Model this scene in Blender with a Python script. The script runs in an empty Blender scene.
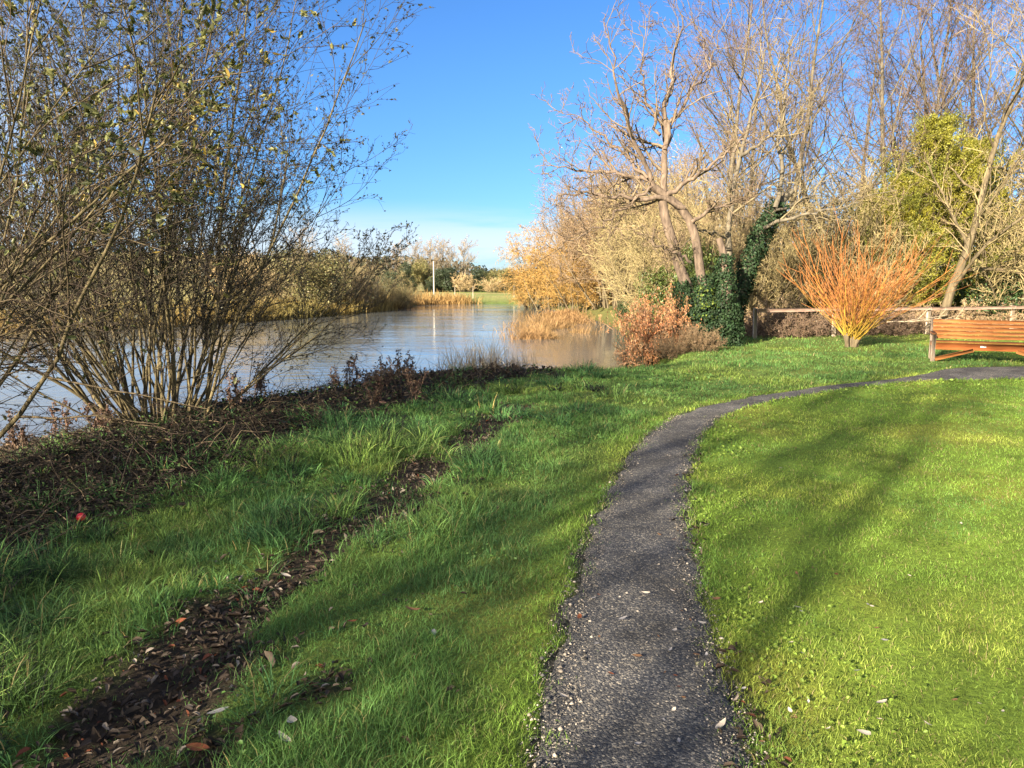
import bpy, math, random
import numpy as np
from mathutils import Vector

random.seed(7)
SC = bpy.context.scene
COL = SC.collection
F, CX, CY, HOR = 745.0, 512.0, 384.0, 282.0
CAMZ = 1.6
TH = math.atan((CY - HOR) / F)
SUN_EL = math.radians(20)
SUN_DIR = np.array([-0.60, -0.80])            # horizontal direction towards the sun
WATER = -0.70

# ------------------------------------------------------------------ scene helpers
def tag(o, label=None, cat=None, group=None, kind=None):
    if label: o['label'] = label
    if cat: o['category'] = cat
    if group: o['group'] = group
    if kind: o['kind'] = kind
    return o

def empty(name, loc=(0, 0, 0), rz=0.0, label=None, cat=None, group=None):
    o = bpy.data.objects.new(name, None)
    COL.objects.link(o)
    o.location = loc
    o.rotation_euler = (0, 0, rz)
    o.empty_display_size = 0.2
    return tag(o, label, cat, group)

def make_data(name, V, faces, mat, col=None, smooth=False):
    """faces: list of int arrays (n,3) or (n,4)."""
    V = np.ascontiguousarray(V, dtype=np.float32)
    me = bpy.data.meshes.new(name)
    me.vertices.add(len(V))
    me.vertices.foreach_set('co', V.ravel())
    loops, sizes = [], []
    for f in faces:
        f = np.asarray(f, dtype=np.int32)
        if len(f) == 0: continue
        loops.append(f.ravel())
        sizes.append(np.full(len(f), f.shape[1], dtype=np.int32))
    loops = np.concatenate(loops)
    sizes = np.concatenate(sizes)
    starts = np.concatenate([[0], np.cumsum(sizes)[:-1]]).astype(np.int32)
    me.loops.add(len(loops))
    me.loops.foreach_set('vertex_index', loops)
    me.polygons.add(len(sizes))
    me.polygons.foreach_set('loop_start', starts)
    if smooth:
        me.polygons.foreach_set('use_smooth', np.ones(len(sizes), dtype=bool))
    if col is not None:
        c = np.ones((len(V), 4), dtype=np.float32)
        c[:, :3] = col
        a = me.color_attributes.new('Col', 'FLOAT_COLOR', 'POINT')
        a.data.foreach_set('color', c.ravel())
    if mat: me.materials.append(mat)
    me.update(calc_edges=True)
    return me

def obj(name, me, parent=None, loc=None):
    o = bpy.data.objects.new(name, me)
    COL.objects.link(o)
    if parent: o.parent = parent
    if loc is not None: o.location = loc
    return o

def copy_tree(o, parent=None):
    c = o.copy()
    COL.objects.link(c)
    if parent: c.parent = parent
    for ch in [k for k in bpy.data.objects if k.parent == o]:
        copy_tree(ch, c)
    return c

class MB:
    """collects pieces into one mesh"""
    def __init__(s): s.V = []; s.F = []; s.C = []; s.n = 0
    def add(s, V, faces, col=None):
        V = np.asarray(V, dtype=np.float32).reshape(-1, 3)
        for f in faces:
            f = np.asarray(f, dtype=np.int64)
            if len(f): s.F.append(f + s.n)
        s.V.append(V)
        if col is None: col = np.full((len(V), 3), .5)
        col = np.asarray(col, dtype=np.float32)
        if col.ndim == 1: col = np.tile(col, (len(V), 1))
        s.C.append(col)
        s.n += len(V)
        return s
    def box(s, c, size, rot=None, bevel=0.006):
        hx, hy, hz = [k / 2 for k in size]
        b = min(bevel, hx * .4, hy * .4, hz * .4)
        pts = []
        for sx in (-1, 1):
            for sy in (-1, 1):
                for sz in (-1, 1):
                    pts.append((sx * (hx - b), sy * (hy - b), sz * hz))
                    pts.append((sx * (hx - b), sy * hy, sz * (hz - b)))
                    pts.append((sx * hx, sy * (hy - b), sz * (hz - b)))
        pts = np.array(pts)
        def I(sx, sy, sz, k): return (((sx > 0) * 2 + (sy > 0)) * 2 + (sz > 0)) * 3 + k
        q, t = [], []
        for sg in (-1, 1):
            o = [(-1, -1), (1, -1), (1, 1), (-1, 1)]
            if sg < 0: o = o[::-1]
            q.append([I(a, b_, sg, 0) for a, b_ in o])
            q.append([I(a, sg, b_, 1) for a, b_ in o[::-1]])
            q.append([I(sg, a, b_, 2) for a, b_ in o])
            for sh in (-1, 1):
                q.append([I(-1, sg, sh, 0), I(1, sg, sh, 0), I(1, sg, sh, 1), I(-1, sg, sh, 1)])
                q.append([I(sg, -1, sh, 0), I(sg, 1, sh, 0), I(sg, 1, sh, 2), I(sg, -1, sh, 2)])
                q.append([I(sg, sh, -1, 1), I(sg, sh, 1, 1), I(sg, sh, 1, 2), I(sg, sh, -1, 2)])
                for sz in (-1, 1):
                    t.append([I(sg, sh, sz, 0), I(sg, sh, sz, 1), I(sg, sh, sz, 2)])
        if rot is not None:
            pts = pts @ np.asarray(rot).T
        return s.add(pts + np.asarray(c), [np.array(q), np.array(t)])
    def data(s, name, mat, smooth=False, col=True):
        return make_data(name, np.concatenate(s.V), s.F, mat, np.concatenate(s.C) if col else None, smooth)
    def build(s, name, mat, parent=None, smooth=False):
        return obj(name, s.data(name, mat, smooth), parent)

def rotmat(axis, a):
    c, s_ = math.cos(a), math.sin(a)
    if axis == 'x': return np.array([[1, 0, 0], [0, c, -s_], [0, s_, c]])
    if axis == 'y': return np.array([[c, 0, s_], [0, 1, 0], [-s_, 0, c]])
    return np.array([[c, -s_, 0], [s_, c, 0], [0, 0, 1]])

# ------------------------------------------------------------------ survey helpers
def ray(px, py):
    r = (px - CX) / F; u = (CY - py) / F
    return np.array([r, math.cos(TH) + u * math.sin(TH), -math.sin(TH) + u * math.cos(TH)])

def at(px, py, z=0.0):
    d = ray(px, py); t = (z - CAMZ) / d[2]
    return np.array([d[0] * t, d[1] * t, z])

def atY(px, py, Y):
    d = ray(px, py); t = Y / d[1]
    return np.array([d[0] * t, Y, CAMZ + d[2] * t])

def gx(px, Y, z=0.0):
    depth = Y * math.cos(TH) + (CAMZ - z) * math.sin(TH)
    return (px - CX) / F * depth

# ------------------------------------------------------------------ noise
def _hash(ix, iy, seed):
    h = (ix.astype(np.int64) * 374761393 + iy.astype(np.int64) * 668265263 + seed * 1442695041) & 0xffffffff
    h = ((h ^ (h >> 13)) * 1274126177) & 0xffffffff
    h = h ^ (h >> 16)
    return (h & 0xffff) / 65535.0

def vnoise(x, y, seed=0):
    x = np.asarray(x, float); y = np.asarray(y, float)
    ix = np.floor(x); iy = np.floor(y)
    fx = x - ix; fy = y - iy
    fx = fx * fx * (3 - 2 * fx); fy = fy * fy * (3 - 2 * fy)
    a = _hash(ix, iy, seed); b = _hash(ix + 1, iy, seed)
    c = _hash(ix, iy + 1, seed); d = _hash(ix + 1, iy + 1, seed)
    return (a * (1 - fx) + b * fx) * (1 - fy) + (c * (1 - fx) + d * fx) * fy

def fbm(x, y, seed=0, o=3):
    s_, a, t = 0, 1.0, 0
    for k in range(o):
        s_ = s_ + a * vnoise(np.asarray(x) * 2 ** k, np.asarray(y) * 2 ** k, seed + k * 17)
        t += a; a *= .5
    return s_ / t

def sstep(a, b, x):
    t = np.clip((x - a) / (b - a), 0, 1)
    return t * t * (3 - 2 * t)

def poly_sd(P, x, y, closed=True):
    """signed distance (positive outside) and nearest edge index"""
    P = np.asarray(P, float)
    n = len(P)
    best = np.full(x.shape, 1e9); idx = np.zeros(x.shape, int); inside = np.zeros(x.shape, bool)
    for i in range(n if closed else n - 1):
        a = P[i]; b = P[(i + 1) % n]
        e = b - a
        t = np.clip(((x - a[0]) * e[0] + (y - a[1]) * e[1]) / (e @ e), 0, 1)
        d = np.hypot(x - a[0] - t * e[0], y - a[1] - t * e[1])
        m = d < best
        best[m] = d[m]; idx[m] = i
        if closed:
            cond = ((a[1] > y) != (b[1] > y))
            den = (b[1] - a[1]) if b[1] != a[1] else 1e-9
            xi = (b[0] - a[0]) * (y - a[1]) / den + a[0]
            inside ^= cond & (x < xi)
    if closed: best = np.where(inside, -best, best)
    return best, idx

def smooth_poly(P, it=2, closed=False):
    P = np.asarray(P, float)
    for _ in range(it):
        Q = []
        n = len(P)
        if not closed: Q.append(P[0])
        for i in range(n if closed else n - 1):
            a, b = P[i], P[(i + 1) % n]
            Q += [a * .75 + b * .25, a * .25 + b * .75]
        if not closed: Q.append(P[-1])
        P = np.array(Q)
    return P

# ------------------------------------------------------------------ site plan
NEAR_BANK = [(-36, -60), (-26, -22), (-9.5, 0), (-8.0, 6), (-7.5, 9.6), (-6.7, 11.6), (-5, 12.7), (-3.8, 13.2), (-2.2, 14.6),
             (0.3, 15.5), (1.7, 15.3), (2.5, 16.4), (3.1, 20), (4.3, 27), (5.0, 33), (5.3, 42), (4.6, 52), (3.6, 60), (2.6, 70), (3, 78)]
FAR_BANK = [(-4, 79), (-10, 76), (-9.8, 66), (-10.4, 60), (-13.5, 47.6), (-16.7, 40), (-22, 32), (-40, 22), (-70, 0), (-90, -60)]
_near = smooth_poly(NEAR_BANK, 1); _far = smooth_poly(FAR_BANK, 1)
RIVER = np.concatenate([_near, _far])
N_NEAR = len(_near)

PATH_L = [at(p[0], p[1])[:2] for p in [(440, 1250), (500, 900), (525, 768), (540, 700), (553, 640), (566, 590), (585, 540), (602, 500), (625, 460), (648, 432), (682, 412), (740, 398), (800, 389.5), (860, 383), (912, 378), (936, 371), (965, 367), (1070, 366)]]
PATH_R = [at(p[0], p[1])[:2] for p in [(1010, 1250), (820, 900), (765, 768), (741, 700), (716, 640), (701, 580), (688, 520), (689, 470), (703, 432), (728, 412.5), (778, 398), (836, 389.6), (890, 383.6), (935, 380.5), (985, 379), (1020, 378.5), (1080, 379)]]
PATH_L = smooth_poly(PATH_L, 2); PATH_R = smooth_poly(PATH_R, 2)
PATH_POLY = np.concatenate([PATH_L, PATH_R[::-1]])
STRIP = smooth_poly([at(p[0], p[1])[:2] for p in [(-250, 900), (60, 768), (150, 700), (205, 645), (265, 590), (325, 540), (385, 500), (440, 460), (485, 430), (512, 408)]], 2)
STRIP_B = smooth_poly([at(p[0], p[1])[:2] for p in [(180, 790), (250, 730), (300, 700), (330, 690)]], 1)
DEBRIS = [at(p[0], p[1])[:2] for p in [(-400, 640), (0, 590), (60, 560), (130, 526), (190, 492), (260, 458), (340, 428), (420, 402), (500, 383), (548, 373)]]
DEBRIS = smooth_poly(DEBRIS, 2)
DEB_POLY = np.concatenate([DEBRIS, np.array([(0.3, 20), (-30, 20), (-30, 0)])])

def height(x, y):
    x = np.asarray(x, float); y = np.asarray(y, float)
    shp = x.shape
    x = x.ravel(); y = y.ravel()
    sd, idx = poly_sd(RIVER, x, y)
    far = (idx >= N_NEAR - 1) & (idx < len(RIVER) - 1)
    W = np.where(far, 6.0, np.interp(x, [-5.5, -3.0, -1.0], [4.6, 2.7, 1.7]))
    W = np.where((~far) & (y > 19), 3.0, W)
    land = WATER + (0.0 - WATER) * sstep(0, 1, sd / W) + 0
    sea = WATER - 1.2 * sstep(0, 3.0, -sd)
    h = np.where(sd > 0, land, sea)
    # far left hillside
    h += np.where(far & (sd > 0), 7.0 * sstep(8, 90, sd) * sstep(-14, -60, x), 0)
    h += np.where(sd > 0, 0.05 * (fbm(x * .5, y * .5, 3) - .5) * sstep(0, 1.0, sd), 0)
    # hummocks on the rough side
    dsd, _ = poly_sd(DEB_POLY, x, y)
    h += np.where((sd > 0) & (dsd < .5), .12 * (fbm(x * 1.6, y * 1.6, 9) - .4) * sstep(.5, -.3, dsd) * sstep(0, .6, sd), 0)
    # the trodden strip is sunk a little
    st, _ = poly_sd(STRIP, x, y, closed=False)
    h -= .035 * sstep(.3, .05, st)
    return h.reshape(shp)

def hz(x, y): return float(height(np.array([x]), np.array([y]))[0])

# ------------------------------------------------------------------ materials
def new_mat(name):
    m = bpy.data.materials.new(name); m.use_nodes = True
    nt = m.node_tree; nt.nodes.clear()
    out = nt.nodes.new('ShaderNodeOutputMaterial')
    return m, nt, out

def nd(nt, typ, **kw):
    n = nt.nodes.new(typ)
    for k, v in kw.items():
        if k.startswith('i_'): n.inputs[k[2:].replace('_', ' ')].default_value = v
        else: setattr(n, k, v)
    return n

def leaf_mat(name, trans=.35, rough=.55, spec=.3, vary=.25, scale=40):
    m, nt, out = new_mat(name)
    at_ = nd(nt, 'ShaderNodeAttribute', attribute_name='Col')
    geo = nd(nt, 'ShaderNodeTexCoord')
    nz = nd(nt, 'ShaderNodeTexNoise', i_Scale=scale, i_Detail=2.0)
    nt.links.new(geo.outputs['Object'], nz.inputs['Vector'])
    mr = nd(nt, 'ShaderNodeMapRange'); mr.inputs['From Min'].default_value = .3; mr.inputs['From Max'].default_value = .7
    mr.inputs['To Min'].default_value = 1 - vary; mr.inputs['To Max'].default_value = 1 + vary
    nt.links.new(nz.outputs['Fac'], mr.inputs['Value'])
    mul = nd(nt, 'ShaderNodeVectorMath', operation='SCALE')
    nt.links.new(at_.outputs['Color'], mul.inputs[0]); nt.links.new(mr.outputs['Result'], mul.inputs['Scale'])
    p = nd(nt, 'ShaderNodeBsdfPrincipled', i_Roughness=rough)
    p.inputs['Specular IOR Level'].default_value = spec
    nt.links.new(mul.outputs['Vector'], p.inputs['Base Color'])
    if trans > 0:
        t = nd(nt, 'ShaderNodeBsdfTranslucent')
        nt.links.new(mul.outputs['Vector'], t.inputs['Color'])
        mx = nd(nt, 'ShaderNodeMixShader'); mx.inputs[0].default_value = trans
        nt.links.new(p.outputs[0], mx.inputs[1]); nt.links.new(t.outputs[0], mx.inputs[2])
        nt.links.new(mx.outputs[0], out.inputs['Surface'])
    else:
        nt.links.new(p.outputs[0], out.inputs['Surface'])
    return m

def bark_mat(name, c1, c2, scale=8, bump=.4, rough=.9, stretch=.25, c3=None):
    m, nt, out = new_mat(name)
    tc = nd(nt, 'ShaderNodeTexCoord')
    mp = nd(nt, 'ShaderNodeMapping'); mp.inputs['Scale'].default_value = (1, 1, stretch)
    nt.links.new(tc.outputs['Object'], mp.inputs['Vector'])
    nz = nd(nt, 'ShaderNodeTexNoise', i_Scale=scale, i_Detail=6.0, i_Roughness=.65)
    nt.links.new(mp.outputs[0], nz.inputs['Vector'])
    cr = nd(nt, 'ShaderNodeValToRGB')
    cr.color_ramp.elements[0].position = .35; cr.color_ramp.elements[0].color = (*c1, 1)
    cr.color_ramp.elements[1].position = .65; cr.color_ramp.elements[1].color = (*c2, 1)
    if c3:
        e = cr.color_ramp.elements.new(.8); e.color = (*c3, 1)
    nt.links.new(nz.outputs['Fac'], cr.inputs['Fac'])
    p = nd(nt, 'ShaderNodeBsdfPrincipled', i_Roughness=rough)
    p.inputs['Specular IOR Level'].default_value = .2
    nt.links.new(cr.outputs[0], p.inputs['Base Color'])
    if bump > 0:
        b = nd(nt, 'ShaderNodeBump', i_Strength=bump, i_Distance=.02)
        nt.links.new(nz.outputs['Fac'], b.inputs['Height']); nt.links.new(b.outputs[0], p.inputs['Normal'])
    nt.links.new(p.outputs[0], out.inputs['Surface'])
    return m

def wood_mat(name, c1, c2, rough=.6, axis=(1, 12, 12), scale=3):
    m, nt, out = new_mat(name)
    tc = nd(nt, 'ShaderNodeTexCoord')
    mp = nd(nt, 'ShaderNodeMapping'); mp.inputs['Scale'].default_value = axis
    nt.links.new(tc.outputs['Object'], mp.inputs['Vector'])
    nz = nd(nt, 'ShaderNodeTexNoise', i_Scale=scale, i_Detail=5.0, i_Roughness=.6)
    nt.links.new(mp.outputs[0], nz.inputs['Vector'])
    cr = nd(nt, 'ShaderNodeValToRGB')
    cr.color_ramp.elements[0].position = .35; cr.color_ramp.elements[0].color = (*c1, 1)
    cr.color_ramp.elements[1].position = .62; cr.color_ramp.elements[1].color = (*c2, 1)
    e_ = cr.color_ramp.elements.new(.75); e_.color = (*(np.array(c2) * .6 + np.array([.12, .10, .08])), 1)
    nt.links.new(nz.outputs['Fac'], cr.inputs['Fac'])
    p = nd(nt, 'ShaderNodeBsdfPrincipled', i_Roughness=rough)
    nt.links.new(cr.outputs[0], p.inputs['Base Color'])
    b = nd(nt, 'ShaderNodeBump', i_Strength=.2, i_Distance=.005)
    nt.links.new(nz.outputs['Fac'], b.inputs['Height']); nt.links.new(b.outputs[0], p.inputs['Normal'])
    nt.links.new(p.outputs[0], out.inputs['Surface'])
    return m

M_GRASS = leaf_mat('grass_blade', trans=.42, rough=.55, spec=.14, vary=.15, scale=3)
M_LEAF = leaf_mat('leaf', trans=.35, rough=.5, spec=.4)
M_DRY = leaf_mat('dry_leaf', trans=.15, rough=.7, spec=.25)
M_IVY = leaf_mat('ivy_leaf', trans=.12, rough=.6, spec=.18)
M_TWIGC = leaf_mat('twig', trans=0, rough=.8, spec=.2, vary=.3, scale=6)
M_POLLARD = bark_mat('pollard_bark', (.06, .043, .031), (.185, .135, .095), 10, .9)
M_BARK = bark_mat('olive_bark', (.05, .038, .022), (.155, .12, .068), 9, .5)
M_GREYBARK = bark_mat('grey_bark', (.055, .046, .033), (.155, .13, .088), 8, .7)
M_STEM = bark_mat('shrub_stem', (.035, .027, .014), (.15, .12, .06), 14, .3)

# ------------------------------------------------------------------ tubes and growth
def norm(v): return v / np.maximum(np.linalg.norm(v, axis=-1, keepdims=True), 1e-9)

def tubes(pts, rad, S):
    """pts (M,N,3), rad (M,N) -> V, quads"""
    M_, N_, _ = pts.shape
    t = norm(np.gradient(pts, axis=1))
    mt = norm(t.mean(axis=1))
    ref = np.where(np.abs(mt[:, 2:3]) > .8, np.array([[1., 0, 0]]), np.array([[0, 0, 1.]]))
    ref = norm(np.cross(mt, ref))[:, None, :]
    a = norm(ref - (ref * t).sum(-1, keepdims=True) * t)
    b = np.cross(t, a)
    ang = np.arange(S) / S * 2 * np.pi
    ring = a[:, :, None, :] * np.cos(ang)[None, None, :, None] + b[:, :, None, :] * np.sin(ang)[None, None, :, None]
    V = pts[:, :, None, :] + ring * rad[:, :, None, None]
    idx = np.arange(M_ * N_ * S).reshape(M_, N_, S)
    i0 = idx[:, :-1, :]; i1 = idx[:, 1:, :]
    q = np.stack([i0, np.roll(i0, -1, 2), np.roll(i1, -1, 2), i1], -1).reshape(-1, 4)
    return V.reshape(-1, 3), q

def grow(rng, P, D, L, R, N, wander=.12, trop=.05, taper=.3, tvec=(0, 0, 1)):
    P = np.asarray(P, float); D = norm(np.asarray(D, float))
    M_ = len(P)
    L = np.broadcast_to(np.asarray(L, float), (M_,)); R = np.broadcast_to(np.asarray(R, float), (M_,))
    pts = [P]; d = D
    tv = np.asarray(tvec, float)
    for k in range(N - 1):
        d = norm(d + rng.normal(0, wander, (M_, 3)) + trop * tv)
        pts.append(pts[-1] + d * (L / (N - 1))[:, None])
    pts = np.stack(pts, 1)
    s_ = np.linspace(0, 1, N)
    rad = R[:, None] * (1 - (1 - taper) * s_)[None, :]
    return pts, rad

def spawn(rng, pts, rad, k, t0=.2, t1=1.0, ang=(25, 55), lr=(.35, .6), rr=.6, shrink=.45, rmin=.004):
    M_, N_, _ = pts.shape
    Lp = np.linalg.norm(np.diff(pts, axis=1), axis=-1).sum(1)
    t = (np.arange(k)[None, :] + rng.random((M_, k))) / k * (t1 - t0) + t0
    f = np.clip(t, 0, .9999) * (N_ - 1)
    i = f.astype(int); w = (f - i)[..., None]
    mi = np.arange(M_)[:, None]
    p = pts[mi, i] * (1 - w) + pts[mi, i + 1] * w
    tan = norm(pts[mi, i + 1] - pts[mi, i])
    r = rad[mi, i] * (1 - w[..., 0]) + rad[mi, i + 1] * w[..., 0]
    rv = rng.normal(size=(M_, k, 3))
    perp = norm(rv - (rv * tan).sum(-1, keepdims=True) * tan)
    a = np.radians(rng.uniform(ang[0], ang[1], (M_, k)))[..., None]
    D = tan * np.cos(a) + perp * np.sin(a)
    L = Lp[:, None] * rng.uniform(lr[0], lr[1], (M_, k)) * (1 - shrink * t)
    return p.reshape(-1, 3), D.reshape(-1, 3), L.ravel(), np.maximum(r * rr, rmin).ravel()

def tube_mb(mb, pts, rad, S, c, rng, cv=.2):
    V, q = tubes(pts, rad, S)
    n = len(pts); per = len(V) // n
    c = np.asarray(c, float)
    if c.ndim == 1: c = np.tile(c, (n, 1))
    c = c * rng.uniform(1 - cv, 1 + cv, (n, 1))
    mb.add(V, [q], np.repeat(c, per, 0))

def leaves(rng, C, size, aspect=.45, N=None, spread=1.0, col=(.1, .1, .03), cv=.3, T=None, big=False, cols=None, fold=.25):
    """flat leaf blades centred near C; N normals (optional), T preferred axis"""
    n = len(C)
    C = np.asarray(C, float)
    nrm = rng.normal(size=(n, 3))
    if N is not None: nrm = norm(np.asarray(N) + nrm * spread * .5)
    else: nrm = norm(nrm)
    ax = rng.normal(size=(n, 3))
    if T is not None: ax = np.asarray(T) + ax * .5 * spread
    ax = norm(ax - (ax * nrm).sum(-1, keepdims=True) * nrm)
    sd = np.cross(nrm, ax)
    s_ = np.asarray(size, float)
    if s_.ndim == 0: s_ = s_ * rng.uniform(.6, 1.25, n)
    s_ = s_[:, None]
    w = s_ * aspect * .5
    base = C - ax * s_ * .5; tip = C + ax * s_ * .5
    f = nrm * w * fold * 2
    if cols is None:
        cols = np.asarray(col, float)[None, :] * rng.uniform(1 - cv, 1 + cv, (n, 1)) * (1 + rng.normal(0, .07, (n, 3)))
    else:
        cols = np.asarray(cols, float)
    cols = np.clip(cols, .002, 1)
    if not big:
        V = np.stack([base, C - sd * w + f, tip, C + sd * w + f], 1)
        i = np.arange(n)[:, None] * 4
        return V.reshape(-1, 3), [i + np.array([[0, 1, 2, 3]])], np.repeat(cols, 4, 0)
    l1 = C - ax * s_ * .2 - sd * w * .9 + f; l2 = C + ax * s_ * .22 - sd * w * .75 + f * .8
    r1 = C - ax * s_ * .2 + sd * w * .9 + f; r2 = C + ax * s_ * .22 + sd * w * .75 + f * .8
    tip = tip - nrm * s_ * .12
    V = np.stack([base, l1, l2, tip, r2, r1], 1)
    i = np.arange(n)[:, None] * 6
    return V.reshape(-1, 3), [i + np.array([[0, 3, 2, 1]]), i + np.array([[0, 5, 4, 3]])], np.repeat(cols, 6, 0)

def pick(rng, pts, n, t0=0.0):
    """n random points along a batch of branches; returns point, tangent"""
    M_, N_, _ = pts.shape
    m = rng.integers(0, M_, n)
    f = (t0 + rng.random(n) * (1 - t0)) * (N_ - 1.001)
    i = f.astype(int); w = (f - i)[:, None]
    a = pts[m, i]; b = pts[m, i + 1]
    return a * (1 - w) + b * w, norm(b - a)

# ------------------------------------------------------------------ render settings, camera, light
SC.render.engine = 'CYCLES'
SC.cycles.use_denoising = True
SC.cycles.max_bounces = 5
SC.cycles.diffuse_bounces = 2
SC.cycles.glossy_bounces = 2
SC.cycles.transmission_bounces = 3
SC.cycles.caustics_reflective = False
SC.cycles.caustics_refractive = False
SC.view_settings.view_transform = 'Standard'
SC.view_settings.look = 'None'
SC.view_settings.gamma = 1
SC.view_settings.use_curve_mapping = False
SC.view_settings.exposure = 2.45

cd = bpy.data.cameras.new('camera'); cam = bpy.data.objects.new('camera', cd); COL.objects.link(cam)
cd.sensor_width = 36; cd.lens = F / 1024 * 36
cd.clip_start = .05; cd.clip_end = 4000
cam.location = (0, 0, CAMZ)
cam.rotation_euler = (math.pi / 2 - TH, 0, 0)
SC.camera = cam

sd_ = bpy.data.lights.new('sun', 'SUN'); sun = bpy.data.objects.new('sun', sd_); COL.objects.link(sun)
sd_.energy = 4.4; sd_.angle = math.radians(.5); sd_.color = (1.0, .88, .70)
to_sun = Vector((SUN_DIR[0] * math.cos(SUN_EL), SUN_DIR[1] * math.cos(SUN_EL), math.sin(SUN_EL)))
sun.rotation_euler = to_sun.to_track_quat('Z', 'Y').to_euler()

w = bpy.data.worlds.new('World'); SC.world = w; w.use_nodes = True
nt = w.node_tree; nt.nodes.clear()
wo = nt.nodes.new('ShaderNodeOutputWorld'); bg = nt.nodes.new('ShaderNodeBackground'); bg.inputs['Strength'].default_value = .05
sky = nt.nodes.new('ShaderNodeTexSky'); sky.sky_type = 'NISHITA'; sky.sun_disc = False
sky.sun_elevation = SUN_EL; sky.sun_rotation = math.atan2(SUN_DIR[0], SUN_DIR[1]) % (2 * math.pi)
sky.air_density = 1.0; sky.dust_density = .3; sky.ozone_density = 4.0; sky.altitude = 0
tc = nt.nodes.new('ShaderNodeTexCoord')
sep = nt.nodes.new('ShaderNodeSeparateXYZ'); nt.links.new(tc.outputs['Generated'], sep.inputs[0])
mp = nt.nodes.new('ShaderNodeMapping'); mp.inputs['Scale'].default_value = (1.6, 1.6, 16); nt.links.new(tc.outputs['Generated'], mp.inputs['Vector'])
nz = nd(nt, 'ShaderNodeTexNoise', i_Scale=1.7, i_Detail=6.0, i_Roughness=.55); nt.links.new(mp.outputs[0], nz.inputs['Vector'])
def mrange(v, a, b, c=0, d=1, typ='SMOOTHSTEP'):
    m = nt.nodes.new('ShaderNodeMapRange'); m.interpolation_type = typ
    for n_, val in zip(('From Min', 'From Max', 'To Min', 'To Max'), (a, b, c, d)): m.inputs[n_].default_value = val
    nt.links.new(v, m.inputs['Value']); return m.outputs['Result']
def math_(op, a, b):
    m = nt.nodes.new('ShaderNodeMath'); m.operation = op
    for k, v in enumerate((a, b)):
        if isinstance(v, (int, float)): m.inputs[k].default_value = v
        else: nt.links.new(v, m.inputs[k])
    return m.outputs[0]
band = math_('MULTIPLY', mrange(nz.outputs['Fac'], .28, .5), mrange(sep.outputs['Z'], .11, .05))
left = math_('MULTIPLY', mrange(sep.outputs['X'], -.30, -.62), mrange(sep.outputs['Z'], .42, .06))
left = math_('MULTIPLY', left, mrange(nz.outputs['Fac'], .25, .6, .35, 1))
# broken bright cloud added out of view behind the viewpoint to raise the fill
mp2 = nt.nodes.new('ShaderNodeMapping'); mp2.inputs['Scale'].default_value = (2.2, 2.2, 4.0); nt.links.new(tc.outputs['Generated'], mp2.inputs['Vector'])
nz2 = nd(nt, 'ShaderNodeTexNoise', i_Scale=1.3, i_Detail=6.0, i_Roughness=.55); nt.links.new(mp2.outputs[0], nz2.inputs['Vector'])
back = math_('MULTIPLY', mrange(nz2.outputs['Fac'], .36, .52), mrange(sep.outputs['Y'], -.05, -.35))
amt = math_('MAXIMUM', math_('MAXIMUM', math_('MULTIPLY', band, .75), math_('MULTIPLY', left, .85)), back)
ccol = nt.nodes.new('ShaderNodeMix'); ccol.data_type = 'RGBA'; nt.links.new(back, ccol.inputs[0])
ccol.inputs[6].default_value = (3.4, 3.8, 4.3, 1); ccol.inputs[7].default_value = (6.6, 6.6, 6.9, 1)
hs = nt.nodes.new('ShaderNodeHueSaturation'); hs.inputs['Saturation'].default_value = 1.12; nt.links.new(sky.outputs[0], hs.inputs['Color'])
tintf = mrange(sep.outputs['Z'], .0, .30)
tint = nt.nodes.new('ShaderNodeMix'); tint.data_type = 'RGBA'; nt.links.new(tintf, tint.inputs[0])
tint.inputs[6].default_value = (.37, .52, .72, 1); tint.inputs[7].default_value = (.51, .63, .80, 1)
tm = nt.nodes.new('ShaderNodeMix'); tm.data_type = 'RGBA'; tm.blend_type = 'MULTIPLY'; tm.inputs[0].default_value = 1
nt.links.new(hs.outputs[0], tm.inputs[6]); nt.links.new(tint.outputs[2], tm.inputs[7])
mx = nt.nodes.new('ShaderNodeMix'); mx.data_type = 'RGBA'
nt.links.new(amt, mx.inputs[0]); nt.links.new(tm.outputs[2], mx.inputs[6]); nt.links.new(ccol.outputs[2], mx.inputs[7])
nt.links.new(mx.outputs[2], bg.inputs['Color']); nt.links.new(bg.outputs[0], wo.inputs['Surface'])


# ------------------------------------------------------------------ ground
def axis(lo, hi, step, far_lo, far_hi, g=1.13):
    a = list(np.arange(lo, hi + 1e-6, step))
    s_ = step; v = hi
    while v < far_hi:
        s_ *= g; v += s_; a.append(v)
    s_ = step; v = lo; pre = []
    while v > far_lo:
        s_ *= g; v -= s_; pre.append(v)
    return np.array(pre[::-1] + a)

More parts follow.
